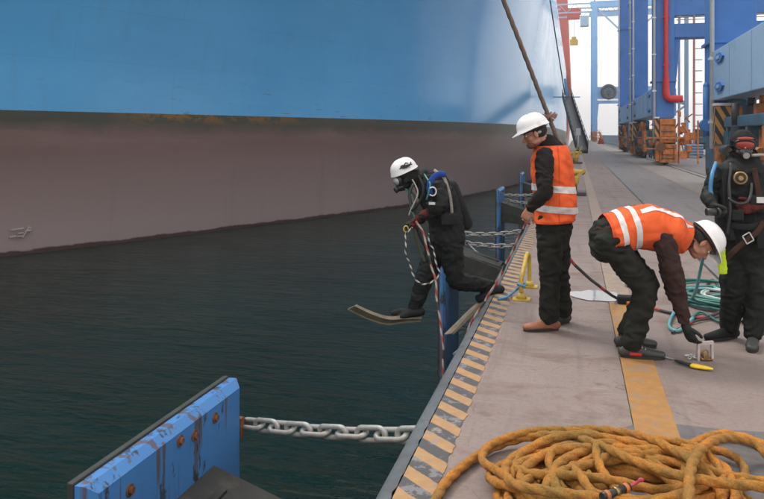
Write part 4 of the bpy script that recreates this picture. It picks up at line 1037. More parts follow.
up = (J['sp'][4] - J['sp'][2]).normalized(); hemd = (at(640, 238, TB) - at(606, 228, TB)).normalized()
vest = fuse('hi_vis_vest', bm, .009, 'vest', P, 1, .013, (9, 9, 9), cuts=[(at(604.5, 228, TB), -(RV * .96 + ZV * .10).normalized()), (at(686, 238, TB), (RV * .9 - ZV * .35).normalized())], seed=11)
for px in (616.5, 630.5):
    c = at(px, 228, TB); nn = (RV * .985 + ZV * (.13)).normalized(); patch_from(vest, 'reflective_band', [(c + nn * .021, nn), (c - nn * .021, -nn)], .004, 'reflect', vest)
for s_ in (-1, 1):
    ax = FV * s_
    c = at(648, 227, TB) + ax * .095; nn = (FV * s_ - ZV * .10).normalized()
    c1 = at(636, 222, TB)
    patch_from(vest, 'reflective_band', [(c + nn * .024, nn), (c - nn * .024, -nn), (c1, -RV), (at(650, 226, TB), -ZV)], .004, 'reflect', vest)
tr_ = [o for o in P.children if o.name.startswith('trousers')][0]
c = at(629, 262, TB - .2); n1 = (at(646, 289, TB) - at(609, 243, TB)).normalized(); n2 = n1.cross(FV)
patch_from(tr_, 'thigh_pocket', [(c + n1 * .08, n1), (c - n1 * .08, -n1), (c + n2 * .075, n2), (c - n2 * .07, -n2), (c + FV * .10, FV)], .009, 'trousers2', tr_)
patch_from(tr_, 'pocket_flap', [(c - n1 * .04, n1), (c - n1 * .09, -n1), (c + n2 * .08, n2), (c - n2 * .075, -n2), (c + FV * .10, FV)], .014, 'trousers2', tr_)
patch_from(vest, 'hem_binding', [(at(604.5, 228, TB) + RV * .02, (RV * .96 + ZV * .10).normalized())], .003, 'binding', vest)
hard_hat(hc + hu * .042 - hf * .004, hf, (hu + hf * .1).normalized(), P, s=1.06)
sh_ = shoe('shoe', J['anR'], J['toR'], P, 'boot', .31)
patch_from(sh_, 'red_heel_flash', [(J['anR'] - J['toR'] * .03 + J['toR'] * .09, J['toR']), (J['anR'] - J['toR'] * .02, -J['toR']), (Vector((0, 0, .05)), ZV), (Vector((0, 0, .028)), -ZV)], .002, 'red', sh_)
shoe('shoe', J['anL'], J['toL'], P, 'boot', .30)

# ---- diver on the right, facing the camera
TR = 5.7
P = emp('person', gr(742, 343), 'standing diver in black drysuit with red tinted face mask and brass valve on chest', 'person')
f = (-FV * .95 - RV * .28).normalized(); L_ = ZV.cross(f); J = {}
J['sp'] = [at(744, 264, TR), at(744, 250, TR), at(743, 226, TR), at(742, 195, TR), at(743, 172, TR), at(744, 160, TR)]
J['shR'] = at(719, 173, TR + .03); J['shL'] = at(768, 173, TR)
J['elR'] = at(709, 196, TR + .02); J['wrR'] = at(711.5, 203, TR - .22); J['elL'] = at(778, 208, TR - .02); J['wrL'] = at(757, 207, TR - .22)
J['hpR'] = at(735, 262, TR); J['hpL'] = at(755, 262, TR - .02)
J['knR'] = at(733, 296, TR - .02); J['knL'] = at(757, 300, TR - .12); J['anR'] = at(729, 328, TR + .05); J['anL'] = at(753, 334, TR - .15)
J['anR'].z = .09; J['anL'].z = .09; J['toR'] = (-RV * .97 - FV * .3).normalized(); J['toL'] = (-FV * .85 - RV * .5).normalized()
hc = at(743, 146, TR - .03); hf = (f - ZV * .12).normalized(); hu = (ZV - hf * ZV.dot(hf)).normalized(); hl = hu.cross(hf)
body = build_body(P, J, L_, {}, hc, hf, hu)
bm = nb(); torso(bm, J['sp'], L_, 1.04, (.03, .035), sel=[0, 1, 2, 3, 4, 5])
for q in 'LR':
    limb(bm, [J['sp'][4], J['sh' + q], J['sh' + q].lerp(J['el' + q], .5), J['el' + q], J['wr' + q]], [.08, .082, .072, .066, .048])
    limb(bm, [J['hp' + q], J['hp' + q].lerp(J['kn' + q], .5), J['kn' + q], J['kn' + q].lerp(J['an' + q], .5), J['an' + q] + ZV * .02], [.118, .108, .088, .085, .072])
fuse('drysuit', bm, .009, 'drysuit', P, 2, .014, (9, 9, 14), seed=21)
bm = nb(); ellipsoid(bm, hc - hf * .012 + hu * .018, (hl * .094, hf * .108, hu * .112)); limb(bm, [J['sp'][5], hc - hu * .05], [.095, .082]); fuse('hood', bm, .006, 'neo', P, 2, .003, (30, 30, 30), cuts=[(hc + hf * .074, hf)])
# mask: frame, red lens, regulator pod, side straps
bm = nb(); ring_tube(bm, [hc + hf * .088 + hl * math.cos(a) * .070 + hu * (.020 + math.sin(a) * .040) - hf * .02 * math.cos(a) ** 2 for a in [i * math.pi / 14 for i in range(28)]], .011, 8, closed=True)
mk = obj('face_mask', bm, 'plastic', P)
bm = nb(); ellipsoid(bm, hc + hf * .076 + hu * .020, (hl * .068, hf * .018, hu * .038)); obj('lens', bm, 'redmask', mk)
bm = nb(); ellipsoid(bm, hc + hf * .090 + hu * .070, (hl * .060, hf * .012, hu * .013)); obj('mask_brow', bm, 'redmask', mk)
bm = nb(); ellipsoid(bm, hc + hf * .085 - hu * .045, (hl * .05, hf * .04, hu * .042)); cyl(bm, hc + hf * .11 - hu * .05, hc + hf * .14 - hu * .055, .03, 18); obj('regulator', bm, 'plastic', mk)
bm = nb(); cyl(bm, hc + hf * .1405 - hu * .055, hc + hf * .146 - hu * .055, .024, 18); obj('regulator_cover', bm, 'galv', mk)
for s_ in (-1, 1):
    bm = nb()
    for z in (.05, .0, -.05): ring_tube(bm, [hc + hl * s_ * .066 + hf * .075 + hu * (z * .6 + .01), hc + hl * s_ * .098 + hf * .02 + hu * z, hc + hl * s_ * .085 - hf * .06 + hu * (z + .01)], [(.004, .009)] * 3, 8)
    obj('mask_strap', bm, 'harness', mk)
hose('breathing_hose', [hc + hf * .10 - hu * .06 + hl * .04, hc + hl * .14 - hu * .06 + hf * .08, hc + hl * .20 - hu * .10 + hf * .04, J['shL'] + f * .08 - L_ * .05], .013, 'galv', P)
ch = J['sp'][3]
# harness shell, straps, valve, hoses, pockets
bm = nb(); torso(bm, J['sp'], L_, 1.0, (.048, .062), sel=[1, 2, 3, 4]); vs_ = fuse('harness_vest', bm, .009, 'harness', P, 2, .012, (12, 12, 12), cuts=[(J['sp'][2] - ZV * .10, -ZV), (J['sp'][4] + ZV * .02, ZV)], seed=23)
vc = at(740.5, 178, TR - .24)
bm = nb(); ring_tube(bm, [vc + L_ * math.cos(a) * .042 + ZV * math.sin(a) * .042 for a in [i * math.pi / 14 for i in range(28)]], .009, 8, closed=True); vv = obj('chest_valve', bm, 'brass', P)
bm = nb(); cyl(bm, vc - f * .02, vc + f * .015, .036, 20); obj('valve_body', bm, 'plastic', vv)
bm = nb(); cyl(bm, vc + f * .0155, vc + f * .025, .018, 16); obj('valve_knob', bm, 'brass', vv)
def strap(pts, w_, mat, name='strap', parent=None, th=.005, hint=None):
    bm = nb(); ring_tube(bm, crom(pts, .02), (th, w_ / 2), 8, roundcap=False, hint=hint); return obj(name, bm, mat, parent or P)
FT = -.205
strap([at(764, 222, TR - .25), at(757, 232, TR - .25), at(746, 241, TR - .26), at(733, 252, TR - .24), at(724, 262, TR - .2)], .045, 'webbing', hint=-FV)
strap([at(754, 168, TR - .2), at(758, 190, TR - .22), at(760, 212, TR - .235)], .045, 'webbing', hint=-FV)
strap([at(726, 168, TR - .18), at(725, 190, TR - .2), at(727, 215, TR - .21), at(733, 240, TR - .225)], .045, 'harness', hint=-FV)
strap([at(722, 222, TR - .18), at(735, 226, TR - .235), at(750, 227, TR - .245), at(766, 222, TR - .21)], .05, 'harness', name='waist_belt', hint=-FV)
bc = at(748, 238, TR - .275); bm = nb()
e1 = (RV * .85 + ZV * .5).normalized(); e2 = (ZV * .85 - RV * .5).normalized()
cs = [bc + e1 * x + e2 * y for x, y in ((-.03, -.034), (.03, -.034), (.03, .034), (-.03, .034))]
for a, b in zip(cs, cs[1:] + cs[:1]): beam(bm, a, b, .009, .007, up=-FV)
obj('buckle', bm, 'chrome', P)
hose('hose', [at(716, 163, TR - .02), at(712, 175, TR - .12), at(710.5, 190, TR - .14), at(713, 200, TR - .16)], .016, 'hose_blue', P)
hose('hose', [at(731, 163, TR - .16), at(729, 185, TR - .22), at(730, 210, TR - .25), at(727, 235, TR - .24)], .013, 'hose_b', P)
hose('hose', [at(752, 183, TR - .2), at(749, 200, TR - .26), at(738, 204, TR - .28), at(728, 198, TR - .25)], .011, 'hose_b', P)
for (x, y, w__, h__) in ((756, 200, .10, .07), (737, 215, .09, .08), (765, 240, .12, .13)):
    bm = nb(); c = at(x, y, TR - .24); box(bm, (-w__ / 2, -.025, -h__ / 2), (w__ / 2, .025, h__ / 2), bev=.012)
    for v in bm.verts: v.co = basis(L_, f, ZV, c) @ v.co
    obj('pocket', bm, 'harness', P)
bm = nb(); c = at(761, 200, TR - .275); box(bm, (-.03, -.004, -.022), (.03, .004, .022))
for v in bm.verts: v.co = basis(L_, f, ZV, c) @ v.co
obj('white_tag', bm, 'reflect', P)
bm = nb(); c = J['sp'][3] - f * .22; ring_tube(bm, [c - ZV * .28, c + ZV * .2], [.085, .085], 20); cyl(bm, c + ZV * .27, c + ZV * .34, .025); obj('air_cylinder', bm, M('grey_cylinder', (.12, .12, .12), .4), P)
for q, dd, pn, th, mt, cu in (('R', (-ZV * .65 - FV * .55 + RV * .15), (RV * .8 - FV * .2), 1, 'glove', 1.0), ('L', (-RV * .95 - ZV * .05 - FV * .15), FV, -1, 'redglove', .9)):
    bm = nb(); hand(bm, J['wr' + q] + dd.normalized() * .01, dd, pn, th, cu, 1.1, .005); limb(bm, [J['wr' + q] - dd.normalized() * .05, J['wr' + q] + dd.normalized() * .03], [.045, .04]); fuse('glove', bm, .0045, mt, P, 1)
bm = nb(); c = at(713, 212, TR - .32); cyl(bm, c - RV * .05, c + RV * .03, .028, 14); cyl(bm, c + RV * .03, c + RV * .05, .034, 14); obj('hose_fitting', bm, 'plastic', P)
bm = nb(); c = at(721.5, 261, TR - .24); 
ring_tube(bm, [c + ZV * .095 + RV * .005, c + ZV * .03, c - ZV * .04 + RV * .008, c - ZV * .095 + RV * .012], [(.028, .010), (.034, .012), (.036, .012), (.034, .010)], 12, hint=RV); fuse('lime_pouch', bm, .006, 'lime', P, 1, .004, (30, 30, 30))
shoe('boot', J['anR'], J['toR'], P, 'neo', .31, h=.14); shoe('boot', J['anL'], J['toL'], P, 'boot', .29, h=.14)

# ---- striding diver on the quay edge
TL = 7.3
P = emp('person', at(440, 292, TL), 'diver in white helmet and black drysuit stepping off the quay edge with one fin out', 'person')
f = (-RV * .93 - FV * .30).normalized(); L_ = ZV.cross(f); J = {}
J['sp'] = [at(446, 250, TL), at(447, 238, TL), at(446, 221, TL), at(440, 202, TL), at(432, 186, TL), at(424, 178, TL)]
J['shL'] = J['sp'][4] + L_ * .19; J['shR'] = J['sp'][4] - L_ * .19
J['elL'] = at(443, 206, TL - .30); J['wrL'] = at(421, 216.5, TL - .34); J['elR'] = at(434, 208, TL + .3); J['wrR'] = at(417, 221, TL + .1)
J['hpR'] = at(438, 247, TL + .09); J['hpL'] = at(451, 247, TL - .09)
J['knR'] = at(424, 280, TL + .02); J['anR'] = at(412.5, 314, TL + .05)
J['knL'] = at(455, 281, TL - .1); J['anL'] = at(492, 286, TL + .12)
J['toR'] = (-RV * .95 + ZV * .06).normalized(); J['toL'] = (-RV * .75 - FV * .2 - ZV * .6).normalized()
hc = at(404.5, 176.5, TL); hf = (-RV * .88 - FV * .30 - ZV * .34).normalized(); hu = (ZV - hf * ZV.dot(hf)).normalized(); hl = hu.cross(hf)
body = build_body(P, J, L_, {}, hc, hf, hu)
bm = nb(); torso(bm, J['sp'], L_, 1.04, (.03, .03), sel=[0, 1, 2, 3, 4, 5])
for q in 'LR':
    limb(bm, [J['sp'][4], J['sh' + q], J['sh' + q].lerp(J['el' + q], .5), J['el' + q], J['wr' + q]], [.08, .082, .070, .062, .046])
    limb(bm, [J['hp' + q], J['hp' + q].lerp(J['kn' + q], .5), J['kn' + q], J['kn' + q].lerp(J['an' + q], .5), J['an' + q]], [.125, .112, .092, .082, .058])
    limb(bm, [J['an' + q], J['an' + q] + J['to' + q] * .10, J['an' + q] + J['to' + q] * .19], [.056, .048, .036])
fuse('drysuit', bm, .009, 'drysuit', P, 2, .014, (9, 9, 14), seed=31)
bm = nb(); ellipsoid(bm, hc - hf * .008 + hu * .006, (hl * .097, hf * .108, hu * .112)); limb(bm, [J['sp'][5], hc - hu * .03 - hf * .03], [.09, .08]); ellipsoid(bm, hc - hu * .085 + hf * .03, (hl * .07, hf * .075, hu * .05)); fuse('hood', bm, .006, 'neo', P, 2, .003, (30, 30, 30), cuts=[(hc + hf * .096, hf)])
hh = hard_hat(hc + hu * .052 - hf * .016, hf, (hu + hf * .06).normalized(), P, 'climbing_helmet', 1.06, brim=False)
# dark logo print and lettering-like strokes on the helmet side facing the camera
bm = nb(); hcx = hc + hu * .054 - hf * .014
def hpnt(a, h):      # on helmet side; a forward metres, h up metres
    th = math.asin(min(.999, (h / .125) ** (1 / .9))); r = math.cos(th) ** .8
    ca = max(-.99, min(.99, a / (.134 * r))); sa = math.sqrt(1 - ca * ca)
    return hcx + hf * (ca * .134 * r) + hl * (sa * .119 * r + .004) + hu * h * 1.05
for st in ([(-.068, .050), (-.045, .058), (-.02, .060), (.01, .064), (.045, .060), (.066, .052)], [(-.045, .049), (.0, .045), (.045, .048)], [(-.03, .074), (-.01, .084), (.012, .072)], [(.02, .070), (.04, .074), (.052, .066)], [(-.03, .054), (.03, .055)], [(-.055, .062), (-.07, .07)]):
    ring_tube(bm, [hpnt(*q_) for q_ in st], .0062, 6)
for k in range(7): ring_tube(bm, [hpnt(-.035 + k * .011, .030), hpnt(-.035 + k * .011, .039)], .0018, 5)
obj('helmet_print', bm, 'plastic', hh)
bm = nb(); ellipsoid(bm, hc + hf * .075 - hu * .012, (hl * .078, hf * .050, hu * .078)); mk = fuse('face_mask', bm, .006, 'plastic', P, 1)
bm = nb(); ellipsoid(bm, hc + hf * .104 - hu * .010 + hl * .016, (hl * .056, hf * .030, hu * .044)); obj('lens', bm, 'visor', mk)
bm = nb(); ellipsoid(bm, hc + hf * .065 - hu * .085, (hl * .06, hf * .062, hu * .045)); cyl(bm, hc + hf * .10 - hu * .09, hc + hf * .145 - hu * .10, .03); obj('regulator', bm, 'plastic', mk)
bm = nb(); cyl(bm, hc + hl * .078 + hf * .03 - hu * .02, hc + hl * .098 + hf * .03 - hu * .02, .024, 16); cyl(bm, hc + hl * .07 - hf * .01 - hu * .03, hc + hl * .093 - hf * .01 - hu * .03, .02, 12); obj('earphone', bm, 'harness', mk)
bm = nb(); torso(bm, J['sp'], L_, 1.0, (.042, .060), sel=[1, 2, 3, 4]); hv = fuse('harness_vest', bm, .009, 'harness', P, 2, .014, (13, 13, 13), seed=33)
# blue trim arc round the shoulder, D ring, waist pouch, hoses
sh = J['shL']; arc = [sh + f * .125 * math.cos(a) + ZV * .135 * math.sin(a) + L_ * .05 for a in [R_(q) for q in (-35, -10, 15, 40, 65, 90, 110)]]
strap(arc, .06, 'bluegear', 'shoulder_trim', hint=L_, th=.012)
dc = at(432.5, 191.5, TL - .33); bm = nb(); ring_tube(bm, [dc + RV * math.cos(a) * .036 + ZV * math.sin(a) * .042 for a in [R_(q) for q in range(-130, 150, 20)]], .007, 8); obj('harness_ring', bm, 'reflect', P)
strap([at(434, 170, TL - .1), at(444, 178, TL - .18), at(450, 196, TL - .2), at(452, 214, TL - .2)], .03, 'ropew', 'strap', hint=-FV)
bm = nb(); c = at(448, 219, TL - .24); box(bm, (-.09, -.045, -.055), (.09, .045, .055), bev=.02)
for v in bm.verts: v.co = basis(-f, L_, ZV, c) @ v.co
obj('pocket', bm, 'harness', P)
bm = nb(); c = at(431, 207, TL - .37); dd = (J['wrL'] - J['elL']).normalized(); cyl(bm, c - dd * .03, c + dd * .03, .058, 16); obj('wrist_gauge_strap', bm, 'harness', P)
bm = nb(); c = at(432, 203.5, TL - .43); box(bm, c - Vector((.03, .004, .012)), c + Vector((.03, .004, .012))); obj('white_tag', bm, 'reflect', P)
bm = nb(); c = J['sp'][3] - f * .19; ax = (J['sp'][4] - J['sp'][2]).normalized(); ring_tube(bm, [c - ax * .24, c + ax * .16], [.07, .07], 20); obj('air_cylinder', bm, 'harness', P)
for j_, dy in enumerate((0, 4)): hose('hose', [hc + hf * .05 - hu * .09, at(410 + dy, 195, TL - .14), at(411 + dy, 208, TL - .22), at(416 + dy, 220, TL - .28)], .011, 'hose_b' if j_ else 'hose_g', P)
for k_, (pp, mt_, rr_) in enumerate((([at(412, 180, TL - .1), at(418, 190, TL - .24), at(414, 203, TL - .28), at(409, 216, TL - .3)], 'ropew', .008), ([at(418, 176, TL - .12), at(424, 186, TL - .26), at(420, 200, TL - .3), at(412, 212, TL - .32)], 'harness', .014), ([at(424, 174, TL - .12), at(430, 184, TL - .3), at(426, 200, TL - .32)], 'hose_g', .009), ([at(414, 184, TL - .2), at(409, 196, TL - .22), at(413, 210, TL - .26)], 'hose_b', .013))):
    hose('hose', pp, rr_, mt_, P, wob=.012)
hose('hose', [at(416, 222, TL - .3), at(420, 236, TL - .28), at(427, 250, TL - .26), at(431, 259, TL - .26)], .016, 'hose_b', P)
hose('hose', [at(413, 224, TL - .3), at(416, 238, TL - .28), at(420, 250, TL - .26), at(425, 262, TL - .26)], .014, M('olive_hose', (.07, .08, .05), .5), P)
for q, dd, pn, th in (('L', at(413, 222, TL - .33) - at(421, 216.5, TL - .34), (-ZV - FV * .2), -1), ('R', -RV - ZV * .3, -ZV, 1)):
    bm = nb(); dd = dd.normalized(); hand(bm, J['wr' + q] + dd * .01, dd, pn, th, .95, 1.1, .005); limb(bm, [J['wr' + q] - dd * .05, J['wr' + q] + dd * .03], [.044, .04]); fuse('glove', bm, .0045, 'redglove' if q == 'L' else 'glove', P, 1)
bm = nb(); c = at(406, 229, TL - .35); ring_tube(bm, [c + RV * math.cos(a) * .022 + ZV * math.sin(a) * .03 for a in [i * .6 for i in range(9)]], .007, 7); obj('yellow_clip', bm, 'yellow', P)
def fin(pts, widths, name, side_v, parent):
    bm = nb(); Q = crom(pts, .03); n = len(Q); prev = None
    for i, p in enumerate(Q):
        t = i / (n - 1) * (len(widths) - 1); k = min(int(t), len(widths) - 2); w_ = widths[k] * (1 - (t - k)) + widths[k + 1] * (t - k)
        T = (Q[min(i + 1, n - 1)] - Q[max(i - 1, 0)]).normalized(); s, up_ = frame(T, side_v); th = .016 - .008 * i / n
        row = [bm.verts.new(p + s * x * w_ + up_ * y * th) for x, y in ((-1, 1.6), (-.86, 1.6), (-.8, .5), (0, .35), (.8, .5), (.86, 1.6), (1, 1.6), (1, -1.2), (.8, -.5), (0, -.35), (-.8, -.5), (-1, -1.2))]
        if prev:
            for k in range(12): bm.faces.new((prev[k], prev[(k + 1) % 12], row[(k + 1) % 12], row[k])).smooth = False
        else: bm.faces.new(row[::-1])
        prev = row
    bm.faces.new(prev); return obj(name, bm, 'fin', parent)
fn = fin([at(421, 318, TL + .05), at(405, 319, TL + .03), at(388, 320.5, TL - .02), at(370, 315.5, TL - .06), at(352, 307, TL - .1)], [.05, .07, .095, .11, .115], 'fin', (FV - ZV * .62).normalized(), P)
bm = nb(); ring_tube(bm, [at(421, 312, TL), at(410, 313, TL), at(399, 317, TL)], [(.056, .042), (.06, .044), (.056, .026)], 14, hint=FV); obj('foot_pocket', bm, 'neo', fn)
fn = fin([at(497, 293, TL + .12), at(485, 300, TL + .02), at(470, 313, TL - .12), at(458, 325, TL - .24), at(449, 334, TL - .34)], [.04, .046, .052, .058, .060], 'fin', (FV * .95 + RV * .05 + ZV * .05).normalized(), P)
bm = nb(); ring_tube(bm, [at(500, 289, TL + .14), at(490, 292, TL + .08), at(480, 300, TL)], [(.055, .045), (.06, .045), (.055, .03)], 14, hint=FV); obj('foot_pocket', bm, 'neo', fn)

# ------------------------------------------------------------------ lines, ropes, hoses
tag(hose('umbilical_line', [at(416, 221, 6.9), at(426, 240, 6.85), at(433, 270, 6.8), at(438, 310, 6.7), at(443, 350, 6.6), at(446, 385, 6.55), at(450, 396, 6.5), at(453, 385, 6.5), at(458, 352, 6.5), at(478, 312, 6.45), at(503, 270, 6.3), at(524, 228, 6.02), at(526, 216, 5.9)], .0108, 'umbilical', wob=.02),
    'red and white umbilical line looping from the striding diver up to the standing worker\'s hands', 'rope')
tag(hose('dark_umbilical', [at(531, 214, 6.3), at(550, 232, 6.6), at(568, 256, 6.7), at(582, 272, 6.75), at(600, 287, 6.8), gr(618, 299, .02), gr(632, 303, .02), gr(668, 312, .02), gr(700, 318, .02), gr(725, 310, .03)], .0145, 'umbdark', wob=.008),
    'dark line with red bands trailing from behind the standing worker to the hose coil', 'rope')
tag(hose('white_black_cord', [at(413, 226, 6.9), at(405, 240, 6.9), at(406, 258, 6.9), at(411, 272, 6.88), at(419, 280, 6.86), at(430, 283, 6.85), at(437, 277, 6.85), at(437, 262, 6.85), at(433, 250, 6.88), at(426, 232, 6.9)], .0085, 'bwrope', wob=.05),
    'black and white cord looped from the striding diver\'s hand', 'cord')
tag(hose('thin_cord', [at(470, 330, 6.5), gr(466, 336, -.1), at(461, 346, 6.3), at(455, 356, 6.4)], .01, 'ropew', wob=.03), 'short frayed pale cord hanging over the coping', 'cord')
tag(hose('blue_rope', [gr(497, 299, .02), gr(506, 297, .03), gr(514, 290, .06), at(522, 285, 7.2)], .013, 'hose_blue', wob=.02), 'short blue rope tied to the yellow grab rail', 'rope')
# yellow grab rail
gp = gr(522, 303); gl = emp('grab_rail', gp, 'worn yellow ladder grab rail on the quay beside the standing worker', 'grab rail')
def gpt(px, py, t): return at(px, py, t)
bm = nb(); b0 = gr(521.5, 300); bx = Vector((b0.x, b0.y, 0)); ring_tube(bm, crom([bx + ZV * .02, bx + ZV * .20, bx + ZV * .33 + Vector((.02, .14, 0)), bx + ZV * .40 + Vector((.03, .34, 0)), bx + ZV * .35 + Vector((.04, .56, 0)), bx + Vector((.04, .62, .2)), bx + Vector((.04, .62, 0))], .03), .022, 12); obj('rail', bm, 'yellow', gl)
for q in (bx, bx + Vector((.04, .62, 0))):
    bm = nb(); box(bm, q + Vector((-.085, -.07, .001)), q + Vector((.085, .07, .016))); cyl(bm, q + ZV * .016, q + ZV * .07, .055, 14, .03); obj('foot_plate', bm, 'yellow', gl)
bm = nb(); ring_tube(bm, [bx + ZV * .15 + Vector((math.cos(a) * .035, math.sin(a) * .035, .01 * math.sin(2 * a))) for a in [i * .4 for i in range(16)]], .012, 8, closed=True); obj('rope_wrap', bm, 'hose_blue', gl)
# steel bracket and yellow knife on the ground
g0 = gr(705, 361); br = emp('steel_bracket', g0, 'small shiny steel bracket standing on the ground by the gloved hand', 'bracket')
X_ = RV; bm = nb()
W2 = .05; H2 = .125
vs_a = [(-W2 - .008, 0), (-W2 - .008, H2 + .012), (W2 + .008, H2 + .02), (W2 + .008, .02), (W2 - .008, .02), (W2 - .008, H2 - .002), (-W2 + .008, H2 - .008), (-W2 + .008, 0)]
fa = [bm.verts.new(g0 + X_ * x + ZV * z - FV * .012) for x, z in vs_a]; fb = [bm.verts.new(g0 + X_ * x + ZV * z + FV * .012) for x, z in vs_a]
for k in range(8): bm.faces.new((fa[k], fa[(k + 1) % 8], fb[(k + 1) % 8], fb[k]))
for fc_ in (fa, fb[::-1]):
    bm.faces.new(fc_)
obj('bracket_frame', bm, M('pale_steel', (.55, .47, .45), .4, .2), br)
bm = nb(); cyl(bm, g0 + ZV * .012 - X_ * .03, g0 + ZV * .012 + X_ * .05, .012, 12); cyl(bm, g0 + ZV * .035 - FV * .03, g0 + ZV * .035 + FV * .03, .02, 14); ring_tube(bm, [g0 + ZV * .06 + X_ * math.cos(a) * .022 + ZV * math.sin(a) * .022 for a in [i * math.pi / 6 for i in range(12)]], .006, 8, closed=True); obj('clamp_screw', bm, 'brass', br)
t2 = emp('small_shackle', gr(690, 355), 'tiny shackle and chain links lying beside the steel bracket', 'shackle'); bm = nb()
for i in range(5):
    c = gr(687 + i * 2.8, 355.5 + (i % 2) * 2.4, .012); d = Vector((math.cos(i * 1.1), math.sin(i * 1.1), .2)); ring_tube(bm, [c + d * math.cos(a) * .018 + d.cross(ZV) * math.sin(a) * .011 for a in [k * math.pi / 6 for k in range(12)]], .004, 6, closed=True)
obj('link', bm, 'chrome', t2)
kn = emp('diving_knife', gr(690, 365), 'yellow and black knife lying on the concrete by the bending worker\'s hand', 'knife')
A, B, C_ = gr(676, 360.5, .02), gr(692, 365.5, .02), gr(712, 369, .02)
bm = nb(); ring_tube(bm, [A, A.lerp(B, .3), A.lerp(B, .7), B], [(.010, .016), (.013, .019), (.012, .017), (.014, .021)], 12, hint=ZV); obj('handle', bm, 'plastic', kn)
bm = nb(); ring_tube(bm, [B, B.lerp(C_, .25), B.lerp(C_, .7), C_], [(.014, .028), (.015, .030), (.012, .024), (.008, .012)], 12, hint=ZV); obj('sheath', bm, M('bright_yellow_plastic', (.75, .50, .02), .4), kn)
bm = nb(); ring_tube(bm, [A, gr(670, 358.5, .012), gr(665, 357, .008)], .0035, 6)
for k in range(4): c = gr(665 + k * 2.2, 357 + k * .7, .01); ring_tube(bm, [c + RV * math.cos(a) * .009 + FV * math.sin(a) * .007 for a in [q * math.pi / 4 for q in range(8)]], .003, 5, closed=True)
obj('lanyard', bm, 'chrome', kn)
# hose coil
cc = gr(722, 304); cl = emp('hose_coil', cc, 'coil of green and turquoise hose on the ground between the bending worker and the diver', 'hose coil')
for i, (mt, rx, ry, ox, oy, n) in enumerate((('hose_g', .36, .42, 0, 0, 5), ('hose_t', .30, .36, -.08, .05, 3), ('hose_w', .22, .30, .06, -.02, 2), ('hose_g', .44, .5, .05, .1, 3), ('hose_w', .17, .22, .28, -.05, 3), ('hose_t', .34, .30, .15, -.1, 2))):
    pts = []
    for k in range(n * 12 + 1):
        a = k / 12 * 2 * math.pi + i; kk = 1 + .10 * math.sin(k * .37 + i * 2) + .04 * math.sin(k * 1.9)
        p = cc + RV * (ox + rx * kk * math.cos(a)) + FV * (oy + ry * kk * math.sin(a)); p.z = .018 + .02 * (i % 4) + .02 * abs(math.sin(k * .6 + i)) + .012 * (k // 12); pts.append(p)
    hose('hose', pts, .0125, mt, cl, step=.05)
tag(hose('turquoise_hose', [gr(693, 318, .02), gr(684, 327, .02), gr(676, 331, .02), gr(669, 325, .02), gr(676, 310, .03), gr(690, 300, .05), at(696, 290, 6.3), at(700, 272, 6.1), at(704, 255, 6.0), at(712, 240, 6.0)], .014, 'hose_t'), 'turquoise hose rising from the coil behind the bending worker\'s head', 'hose')
tag(hose('green_hose', [gr(686, 326, .015), gr(700, 312, .02), gr(722, 322, .02), gr(748, 312, .02), gr(770, 318, .02)], .012, 'hose_g'), 'loose green hose end lying in front of the coil between the diver\'s boots', 'hose')
tag(hose('black_hose', [gr(700, 296, .02), gr(712, 280, .02), gr(722, 292, .05), gr(738, 318, .03), gr(756, 322, .03), gr(790, 318, .03)], .015, 'hose_b'), 'black hose lying under the diver beside the coil', 'hose')
tag(hose('red_hose', [gr(672, 333, .015), gr(690, 323, .02), gr(712, 318, .02), gr(735, 316, .02)], .010, 'umbdark'), 'dark red cord lying in front of the coil', 'cord')
bg = emp('black_pouch', gr(627, 302), 'small black pouch with orange end lying behind the bending worker\'s legs', 'pouch'); c = gr(626, 300, .04)
bm = nb(); box(bm, c + Vector((-.08, -.05, -.038)), c + Vector((.07, .07, .04)), bev=.02); obj('pouch_body', bm, 'harness', bg)
bm = nb(); box(bm, c + Vector((.0, -.09, -.036)), c + Vector((.07, -.052, .0)), bev=.008); obj('pouch_tab', bm, 'orange', bg)
bm = nb(); c = gr(634, 287, 0); tag(obj('white_rag', nb_ if False else (lambda b: (ellipsoid(b, c + ZV * .03, (RV * .10, FV * .12, ZV * .04)), b)[1])(bm), 'white', smooth=True), 'crumpled white rag on the yellow line behind the bending worker', 'rag')
for v in bpy.data.objects['white_rag'].data.vertices: v.co += noise.noise_vector(v.co * 22) * .03; v.co.z = max(.008, v.co.z)

